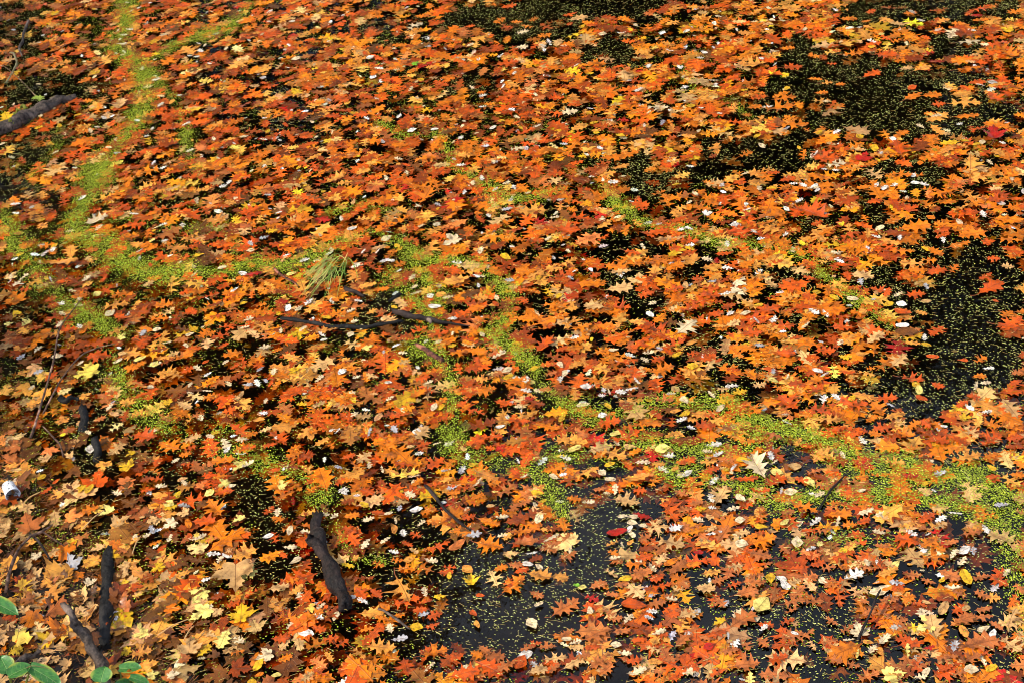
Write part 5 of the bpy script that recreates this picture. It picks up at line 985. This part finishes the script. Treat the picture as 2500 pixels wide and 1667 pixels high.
for i_, (mx_, my_) in enumerate(((55, 290), (48, 300), (62, 283), (30, 318))):
    p = at_ground(mx_, my_) - o.location
    bm_v = []; 
    tube('moss_patch', [p + Vector((-.03, 0, .05)), p + Vector((0, .01, .062)), p + Vector((.03, 0, .05))], [.006, .018, .006], plain('moss', rgb(120, 120, 40), .9, 60, .5), 8, .4, 30 + i_, o, 3)
o = tube('twig', wp([(72, 55), (62, 80), (57, 105), (50, 125), (55, 143)], .02), [.009, .011, .010, .009, .006], M_BARK_GREY, 8, .14, 12)
tag(o, 'crooked grey twig sticking up near the upper left corner', 'twig')
o = tube('stem', wp([(-20, 192), (18, 192), (50, 213), (75, 233), (97, 253)], [.10, .10, .08, .06, .03]), [.0035, .0035, .003, .003, .003], M_TWIG, 6, .05, 13)
tag(o, 'thin pale stem arching in above the mossy log', 'stem')
spr = bpy.data.objects.new('green_sprig', None); spr.location = at_ground(99, 258) + Vector((0, 0, .03)); link(spr)
tag(spr, 'tiny green sprig standing beside the mossy log', 'sprig')
M_GREEN = plain('sprig_green', rgb(150, 170, 60), .5, 20, .25)
for i_ in range(9):
    a = i_ * .7; V = []; L = .045
    for s_ in range(4):
        u = s_ / 3; w_ = .010 * math.sin(math.pi * (u * .85 + .1)); zt = .02 * math.sin(u * 2)
        for sg in (-1, 1): V.append((u * L * math.cos(a) - sg * w_ * math.sin(a), u * L * math.sin(a) + sg * w_ * math.cos(a), zt + .004 * i_))
    me = mesh_py('leaf', V, [(2 * s_, 2 * s_ + 1, 2 * s_ + 3, 2 * s_ + 2) for s_ in range(3)]); me.materials.append(M_GREEN)
    link(bpy.data.objects.new('leaf', me), spr)
o = tube('twig', wp([(18, 208), (45, 172), (40, 150), (30, 147)], [.02, .05, .06, .06]), [.006, .008, .007, .004], plain('lichen_bark', rgb(120, 112, 80), .8, 40, .4), 8, .2, 14)
tag(o, 'short lichen covered twig near the pale arching stem', 'twig')
# bank wood
o = tube('log', wp([(268, 1335), (262, 1395), (262, 1460), (258, 1520), (252, 1585)], [-.005, .004, .008, .006, .0]), [.018, .028, .030, .032, .033], M_BARK_BLACK, 14, .10, 15)
tag(o, 'black sunken log lying upright in the picture on the lower left bank', 'log')
o = tube('stick', wp([(180, 1530), (200, 1562), (222, 1592), (243, 1622), (262, 1665), (285, 1720)], [.16, .14, .12, .10, .06, .03]), [.012, .020, .022, .023, .025, .026], M_BARK_GREY, 12, .16, 16)
tag(o, 'grey broken stick with a snapped end leaning over the bank', 'stick')
tube('snag', rel(wp([(211, 1582), (205, 1576)], [.155, .17]), o), [.010, .003], M_BARK_GREY, 7, .1, 17, o, 3)
o = tube('twig', wp([(18, 1452), (35, 1410), (62, 1370), (90, 1346), (116, 1329), (137, 1302)], [.02, .06, .09, .10, .09, .06]), [.009, .008, .007, .007, .006, .003], M_TWIG, 7, .1, 18)
tag(o, 'curved bank twig arching over the maple leaves', 'twig')
tube('side_twig', rel(wp([(116, 1329), (135, 1336), (160, 1342)], [.09, .07, .03]), o), [.005, .004, .003], M_TWIG, 6, .1, 19, o, 3)
o = tube('twig', wp([(80, 1320), (105, 1350), (130, 1382)], [.05, .09, .05]), [.006, .006, .005], M_BARK, 7, .1, 20)
tag(o, 'straight dark twig crossing the curved bank twig', 'twig')
o = tube('twig', wp([(75, 1068), (110, 1020), (150, 945), (175, 880), (215, 838), (231, 824)], [.0, .08, .16, .22, .25, .27]), [.008, .006, .005, .004, .003, .002], M_TWIG, 7, .08, 21)
tag(o, 'long thin bare twig rising from the left bank', 'twig')
o = tube('twig', wp([(110, 1020), (160, 965), (215, 918), (260, 905), (305, 898)], [.03, .10, .14, .16, .17]), [.005, .004, .004, .003, .002], M_TWIG, 7, .08, 22)
tag(o, 'second bare twig bending right from the base of the long one', 'twig')
o = tube('twig', wp([(112, 1058), (140, 1085), (152, 1098), (156, 1118)], [.05, .04, .03, .01]), [.004, .005, .005, .004], M_TWIG, 7, .08, 23)
tag(o, 'short pale jointed twig on the left bank above the cup', 'twig')
o = tube('stump', wp([(210, 1008), (207, 1028), (203, 1052)], [.05, .02, -.02]), [.020, .022, .024], M_BARK_BLACK, 12, .12, 24)
tag(o, 'upper of two black wet stakes on the left bank', 'stake')
o = tube('stump', wp([(238, 1085), (239, 1105), (236, 1128)], [.05, .02, -.02]), [.018, .020, .022], M_BARK_BLACK, 12, .12, 25)
tag(o, 'lower of two black wet stakes on the left bank', 'stake')
o = tube('bark_piece', wp([(150, 985), (172, 990), (198, 986)], [.03, .045, .04]), [.014, .020, .008], M_BARK_BLACK, 9, .25, 26)
tag(o, 'black bent bark piece beside the upper stake', 'bark')
o = tube('stick', wp([(45, 1638), (75, 1622), (105, 1605)], [.04, .05, .04]), [.012, .017, .010], M_BARK_GREY, 9, .2, 27)
tag(o, 'short grey brown stick behind the green plant on the bank', 'stick')
o = tube('twig', wp([(1040, 1190), (1075, 1232), (1110, 1270), (1150, 1298)], .014), [.008, .008, .007, .005], M_BARK, 8, .15, 28)
tag(o, 'twig dusted with duckweed leading down to a grey leaf', 'twig')
o = tube('twig', wp([(925, 1490), (955, 1505), (985, 1528), (1003, 1540)], .014), [.006, .006, .005, .003], M_BARK_GREY, 8, .15, 29)
tag(o, 'thin grey twig by the round yellow leaf at lower middle', 'twig')
o = tube('stem', wp([(2092, 1565), (2118, 1525), (2135, 1490), (2148, 1462)], [.0, .04, .06, .06]), [.006, .005, .005, .004], M_BARK, 7, .1, 31)
tag(o, 'bent stem standing beneath the arched pale rimmed leaf', 'stem')
o = tube('twig', wp([(1998, 1248), (2030, 1200), (2058, 1170), (2072, 1152)], .016), [.004, .005, .004, .003], M_BARK, 7, .1, 32)
tag(o, 'thin dark twig slanting across the lower right green band', 'twig')
for i_, (a, b, lab) in enumerate((((390, 1560), (468, 1528), 'long pale stalk lying left of the pale yellow maple leaf'), ((208, 1300), (262, 1302 - 40), 'pale straw above the black sunken log'),
                             ((327, 1362), (350, 1326), 'upright straw coloured stalk right of the black log'), ((452, 1575), (480, 1545), 'leaning straw stalk among leaves at the bottom'),
                             ((60, 1240), (105, 1218), 'white straw beside the spotted cup'))):
    o = tube('straw', wp([a, ((a[0] + b[0]) / 2, (a[1] + b[1]) / 2), b], [.03, .05, .05]), [.0028, .0028, .002], plain('straw', rgb(196, 150, 96), .6), 6, .05, 50 + i_)
    tag(o, lab, 'straw')

# ------------------------------------------------------------------ grass tuft
tuft = bpy.data.objects.new('grass_tuft', None); tuft.location = at_ground(838, 628); link(tuft)
tag(tuft, 'tuft of long green grass blades trailing over the duckweed', 'grass')
M_GRASS = [plain('grass_blade_%d' % i, c, .45, 12, .3) for i, c in enumerate((rgb(118, 148, 52), rgb(160, 178, 84), rgb(96, 126, 44), rgb(190, 180, 100)))]
rg = random.Random(3)
for i_ in range(46):
    bx, by = 826 + rg.uniform(-30, 30), 640 + rg.uniform(-22, 26)
    if i_ < 34: ex, ey = bx - rg.uniform(18, 74), by + rg.uniform(30, 100)
    elif i_ < 40: ex, ey = bx - rg.uniform(-8, 10), by + rg.uniform(40, 95)
    else: ex, ey = bx + rg.uniform(5, 36), by + rg.uniform(20, 70)
    p0, p2 = at_ground(bx, by), at_ground(ex, ey); ln_ = (p2 - p0).length
    kx, ky = rg.uniform(-.16, .16) * ln_, rg.uniform(-.16, .16) * ln_
    p1 = (p0 + p2) / 2 + Vector((kx, ky, 0))
    p0.z, p1.z, p2.z = .008 + rg.uniform(0, .012), .02 + rg.uniform(0, .03), .006
    V = []; w_ = rg.uniform(.0014, .0030)
    sd_ = (p2 - p0).cross(Vector((0, 0, 1))).normalized(); wv = rg.uniform(-.01, .01); wp_ = rg.uniform(0, 6)
    for s_ in range(9):
        u = s_ / 8; q = p0 * (1 - u) ** 2 + p1 * 2 * u * (1 - u) + p2 * u * u + sd_ * (wv * math.sin(5 * u + wp_)); ww = w_ * (1 - u ** 3 * .85)
        for sg in (-1, 0, 1): V.append(q + sd_ * (sg * ww) + Vector((0, 0, -.0010 if sg == 0 else 0)) - tuft.location)
    me = mesh_py('blade', V, [(3 * s_ + c, 3 * s_ + c + 1, 3 * s_ + c + 4, 3 * s_ + c + 3) for s_ in range(8) for c in (0, 1)])
    me.materials.append(rg.choice(M_GRASS)); link(bpy.data.objects.new('blade', me), tuft)

# ------------------------------------------------------------------ green plants growing at the bottom left
M_PLEAF = None
t = NT('living_leaf')
uvp = t.new('ShaderNodeAttribute', attribute_name='leaf_uv').outputs['Vector']
sp = t.new('ShaderNodeSeparateXYZ'); t.l.new(uvp, sp.inputs[0]); u_, v_, k_s = sp.outputs
av = t.math('ABSOLUTE', v_)
ph = t.math('FRACT', t.math('MULTIPLY', t.math('SUBTRACT', u_, t.math('MULTIPLY', av, .7)), 5.0))
vein = t.math('MAXIMUM', t.maprange(av, .006, .02, 1, 0), t.math('MULTIPLY', t.maprange(t.math('ABSOLUTE', t.math('SUBTRACT', ph, .5)), .01, .05, 1, 0), .5))
ns = t.noise(uvp, 6.0, 4.0)
edge = t.maprange(t.math('ADD', av, t.math('MULTIPLY', ns, .18)), .40, .48, 0, 1)
cc = t.mix(t.maprange(ns, .3, .7, 0, 1), rgb(44, 96, 40), rgb(76, 132, 52))
cc = t.mix(t.math('MULTIPLY', vein, .5), cc, rgb(150, 180, 100))
cc = t.mix(t.math('MULTIPLY', edge, .55), cc, rgb(178, 176, 60))
t.set(Base_Color=cc, Roughness=.4, Specular_IOR_Level=.45); t.bump(t.math('MULTIPLY', vein, -1.0), .5, .01)
M_PLEAF = t.m
M_PSTEM = plain('plant_stem', rgb(110, 120, 50), .5, 10, .3)
M_PDRY = plain('dry_plant_stem', rgb(120, 92, 58), .7, 20, .3)
def plant_leaf(parent, base, tip, width, droop, seed, hole=None):
    b = Vector(base); tp_ = Vector(tip); ax = tp_ - b; L = ax.length; ax.normalize()
    sd_ = ax.cross(Vector((0, 0, 1))).normalized(); nm = sd_.cross(ax)
    nu, nv = 14, 9; V = []; UV = []; F = []
    for i in range(nu):
        u = i / (nu - 1); w_ = width * (math.sin(math.pi * min(1, u * .93 + .07)) ** .62) * (1 - .25 * u) if u < 1 else 0.0
        w_ *= (1 - .08 * (u > .96))
        for j in range(nv):
            s = -1 + 2 * j / (nv - 1)
            p = b + ax * (u * L - (.06 * L * abs(s) if u < .08 else 0)) + sd_ * (s * w_) + nm * (.12 * width * abs(s) ** 1.3 * 1.6 + droop * L * (u - u * u * 1.6) + .012 * math.sin(9 * u + 5 * s + seed) * L * .5)
            V.append(p - parent.location); UV.append((u, s * w_ / max(width, 1e-4) * .5, 0))
    for i in range(nu - 1):
        for j in range(nv - 1):
            if hole and (i, j) in hole: continue
            F.append((i * nv + j, i * nv + j + 1, (i + 1) * nv + j + 1, (i + 1) * nv + j))
    me = mesh_py('leaf', V, F); a = me.attributes.new('leaf_uv', 'FLOAT_VECTOR', 'POINT')
    a.data.foreach_set('vector', np.array(UV, np.float32).ravel()); me.materials.append(M_PLEAF)
    return link(bpy.data.objects.new('leaf', me), parent)
def plant(label, root_px, leaf_list, zl):
    e = bpy.data.objects.new('leafy_plant', None); e.location = at_ground(*root_px); link(e); tag(e, label, 'plant', 'green plants on the bank')
    top = at(*leaf_list[0][0], zl)
    for i, (bpx, tpx, w_, dr, hole) in enumerate(leaf_list):
        b = at(*bpx, zl - .01 * i); tp_ = at(*tpx, zl - .01 * i + dr)
        plant_leaf(e, b, tp_, w_, .12, i * 2.1, hole)
        mid = (e.location + b) / 2 + Vector((.02, 0, .03))
        tube('stem', [Vector((0, 0, 0)), mid - e.location, b - e.location], [.006, .005, .003], M_PSTEM, 7, .05, 60 + i, e, 4)
    return e
plant('green heart leaved plant with two leaves at the bottom left corner', (30, 1760),
      [((24, 1645), (52, 1598), .0, 0, None)][:0] + [((22, 1650), (75, 1622), .050, -.01, None), ((75, 1628), (150, 1672), .042, -.05, None), ((20, 1640), (0, 1600), .045, .02, None)], .42)
plant('single green yellow edged leaf hanging in from the left edge', (-90, 1560), [((-30, 1462), (45, 1498), .042, -.03, None)], .38)
plant('green plant with one holed leaf at the bottom beside the grey stick', (300, 1800),
      [((246, 1664), (256, 1626), .052, .02, None), ((292, 1632), (346, 1628), .034, .0, {(5, 5), (5, 6), (6, 5), (6, 6), (7, 6)}),
       ((318, 1652), (365, 1668), .026, -.03, None), ((285, 1676), (325, 1662), .034, -.02, None)], .40)
o = tube('dry_stem', [at(18, 1700, .25), at(40, 1655, .36), at(75, 1625, .42), at(120, 1632, .40)], [.002, .002, .0016, .001], M_PDRY, 6, .05, 77)
tag(o, 'thin dry stem tangled through the bottom left green plant', 'stem')

# ------------------------------------------------------------------ white spotted paper cup on the bank
ca_, cb_ = at_ground(24, 1196) + Vector((0, 0, .045)), at_ground(40, 1226) + Vector((0, 0, .040))
cup = bpy.data.objects.new('paper_cup', None); cup.location = at_ground(31, 1212); link(cup)
tag(cup, 'white paper cup with black spots lying on the leafy bank', 'cup')
t = NT('spotted_paper')
tc = t.new('ShaderNodeTexCoord').outputs['Object']
vo = t.new('ShaderNodeTexVoronoi'); t.l.new(tc, vo.inputs['Vector']); vo.inputs['Scale'].default_value = 95
sx = t.new('ShaderNodeSeparateXYZ'); t.l.new(tc, sx.inputs[0])
ns = t.noise(tc, 40, 3)
dots = t.math('LESS_THAN', t.math('ADD', vo.outputs['Distance'], t.math('MULTIPLY', ns, .25)), .43)
c_ = t.mix(dots, rgb(236, 236, 240), rgb(22, 22, 22)); c_ = t.mix(t.maprange(t.noise(tc, 12, 4), .52, .7, 0, .5), c_, rgb(150, 130, 96))
t.set(Base_Color=c_, Roughness=.45)
ax = (cb_ - ca_); L = .078; ax.normalize(); M_CUP = t.m
def lathe(name, prof, parent, mat, org, ax, n=28):
    a = ax.cross(Vector((0, 0, 1))).normalized(); b = a.cross(ax); V = []; F = []
    for (s, r_) in prof:
        for j in range(n):
            th = 2 * math.pi * j / n; V.append(org + ax * s + a * (r_ * math.cos(th)) + b * (r_ * math.sin(th)) - parent.location)
    for i in range(len(prof) - 1):
        for j in range(n): F.append((i * n + j, i * n + (j + 1) % n, (i + 1) * n + (j + 1) % n, (i + 1) * n + j))
    me = mesh_py(name, V, F); me.materials.append(mat); return link(bpy.data.objects.new(name, me), parent)
org = (ca_ + cb_) / 2 - ax * (L / 2)
lathe('cup_wall', [(L, .036), (.0, .031), (.0, .0295), (L, .0345)], cup, M_CUP, org, ax)
lathe('cup_bottom', [(.006, .0005), (.006, .0294)], cup, M_CUP, org, ax)
lathe('cup_rim', [(L - .004, .0362), (L, .0378), (L + .002, .037), (L + .001, .0346)], cup, plain('cup_rim', rgb(230, 230, 232), .5), org, ax)

# ------------------------------------------------------------------ trees of the far bank, seen only mirrored in the water
M_TRUNK = bark_material('tree_bark', rgb(30, 24, 20), rgb(70, 58, 48), 4)
M_CROWN = attr_mat('tree_foliage', .7, .2)
def tree_meshes(seed, H, crown_r, crown_lo):
    r = np.random.default_rng(seed); rp = random.Random(seed)
    V = []; F = []
    def limb(p, q, r1, r2):
        p, q = Vector(p), Vector(q); d = (q - p).normalized(); a = d.cross(Vector((.3, .2, 1))).normalized(); b = a.cross(d); o_ = len(V); n = 7
        for i in range(4):
            u = i / 3; c = p.lerp(q, u) + Vector((rp.uniform(-1, 1), rp.uniform(-1, 1), 0)) * r1 * .6 * (0 < i < 3)
            rr_ = r1 * (1 - u) + r2 * u
            for j in range(n): V.append(c + a * rr_ * math.cos(6.283 * j / n) + b * rr_ * math.sin(6.283 * j / n))
        for i in range(3):
            for j in range(n): F.append((o_ + i * n + j, o_ + i * n + (j + 1) % n, o_ + (i + 1) * n + (j + 1) % n, o_ + (i + 1) * n + j))
    limb((0, 0, -.6), (0, 0, H * .55), .34, .2); limb((0, 0, H * .55), (.2, .1, H * .95), .2, .04)
    cl = []
    for i in range(34):
        hz = rp.uniform(crown_lo, .97); a = rp.uniform(0, 6.283); f = math.sin(math.pi * min(1, (hz - crown_lo) / (1 - crown_lo) * .8 + .18))
        rad = crown_r * f * rp.uniform(.45, 1.0); tip = (math.cos(a) * rad, math.sin(a) * rad, H * hz)
        limb((0, 0, H * hz * .82), tip, .09, .02); cl.append(tip)
    tm = mesh_py('trunk', V, F); tm.materials.append(M_TRUNK)
    pts = []
    for c in cl:
        pts.append(np.array(c) + r.normal(0, 1, (260, 3)) * np.array([.85, .85, .6]) * (crown_r / 3.6))
        pts.append(np.array(c) * np.array([.55, .55, .97]) + r.normal(0, 1, (110, 3)) * .8 * (crown_r / 3.6))
    Q = np.concatenate(pts); n = len(Q); s = r.uniform(.12, .26, n)
    e1 = r.normal(size=(n, 3)); e1 /= np.linalg.norm(e1, axis=1)[:, None]; e2 = np.cross(e1, r.normal(size=(n, 3))); e2 /= np.linalg.norm(e2, axis=1)[:, None]
    vv = np.stack([Q - e1 * s[:, None], Q + e2 * s[:, None] * .6, Q + e1 * s[:, None], Q - e2 * s[:, None] * .6], 1).reshape(-1, 3)
    cc_ = np.array(rgb(52, 58, 26)) * r.uniform(.5, 1.4, (n, 1)) + (r.random((n, 1)) < .25) * np.array(rgb(80, 44, 10))
    c4 = np.repeat(np.column_stack([cc_, np.ones(n)])[:, None], 4, 1).reshape(-1, 4)
    cm = mesh_np('crown', vv, np.arange(n * 4), np.arange(n) * 4, np.full(n, 4), [('col', 'FLOAT_COLOR', c4)], smooth=False); cm.materials.append(M_CROWN)
    return tm, cm
TREES = [tree_meshes(1, 19, 4.2, .22), tree_meshes(2, 17, 3.6, .2), tree_meshes(3, 23, 4.6, .18)]
TPOS = [(-5.6, 21.0, 2, 1.0, 'tallest tree nearest the water'), (-12.5, 25.5, 2, 1.0, 'tall tree second from the left'), (-19, 27, 0, 1.05, 'leftmost tree of the far bank'),
        (-1.0, 29, 0, 1.0, 'tree just right of the tallest one'), (4.6, 30, 2, .98, 'middle tree of the far bank'), (10.0, 30.0, 2, 1.02, 'tree right of the middle'),
        (15.5, 31, 2, 1.05, 'second tree from the right'), (21.5, 32, 2, 1.02, 'rightmost tree of the far bank'), (-8, 31, 0, 1.15, 'rear tree behind the tallest one'), (1.8, 36, 2, 1.1, 'rear tree left of the middle'), (7.5, 37, 2, 1.1, 'rear tree right of the middle')]
for x, y, k, s, lab in TPOS:
    e = bpy.data.objects.new('bank_tree', None); e.location = (x, y, .5 if y > 26 else -.1); e.scale = (s, s, s); e.rotation_euler = (0, 0, x * 1.7); link(e)
    tag(e, lab + ' mirrored in the water', 'tree', 'trees on the far bank')
    link(bpy.data.objects.new('trunk', TREES[k][0]), e); link(bpy.data.objects.new('crown', TREES[k][1]), e)
# small trees on the left bank: they stand out of view and shade the left edge
for i_, (x, y, sc_) in enumerate(((-8.6, 1.6, .30), (-9.0, 3.8, .325), (-9.4, 5.9, .30), (-9.9, 8.0, .29), (-10.4, 10.2, .30), (-10.9, 12.4, .29), (-11.3, 14.8, .30))):
    e = bpy.data.objects.new('bank_tree', None); e.location = (x, y, .3); e.scale = (sc_, sc_, sc_); e.rotation_euler = (0, 0, i_ * 1.9); link(e)
    tag(e, ['first', 'second', 'third', 'fourth', 'fifth', 'sixth', 'seventh'][i_] + ' small tree along the left bank counted from the camera', 'tree', 'trees along the left bank')
    link(bpy.data.objects.new('trunk', TREES[i_ % 2][0]), e); link(bpy.data.objects.new('crown', TREES[i_ % 2][1]), e)
print('objects', len(bpy.data.objects))
print('tris', sum(sum(len(p.vertices) - 2 for p in me.polygons) for me in bpy.data.meshes if len(me.polygons) < 5000) + sum(len(me.loops) - 2 * len(me.polygons) for me in bpy.data.meshes if len(me.polygons) >= 5000))
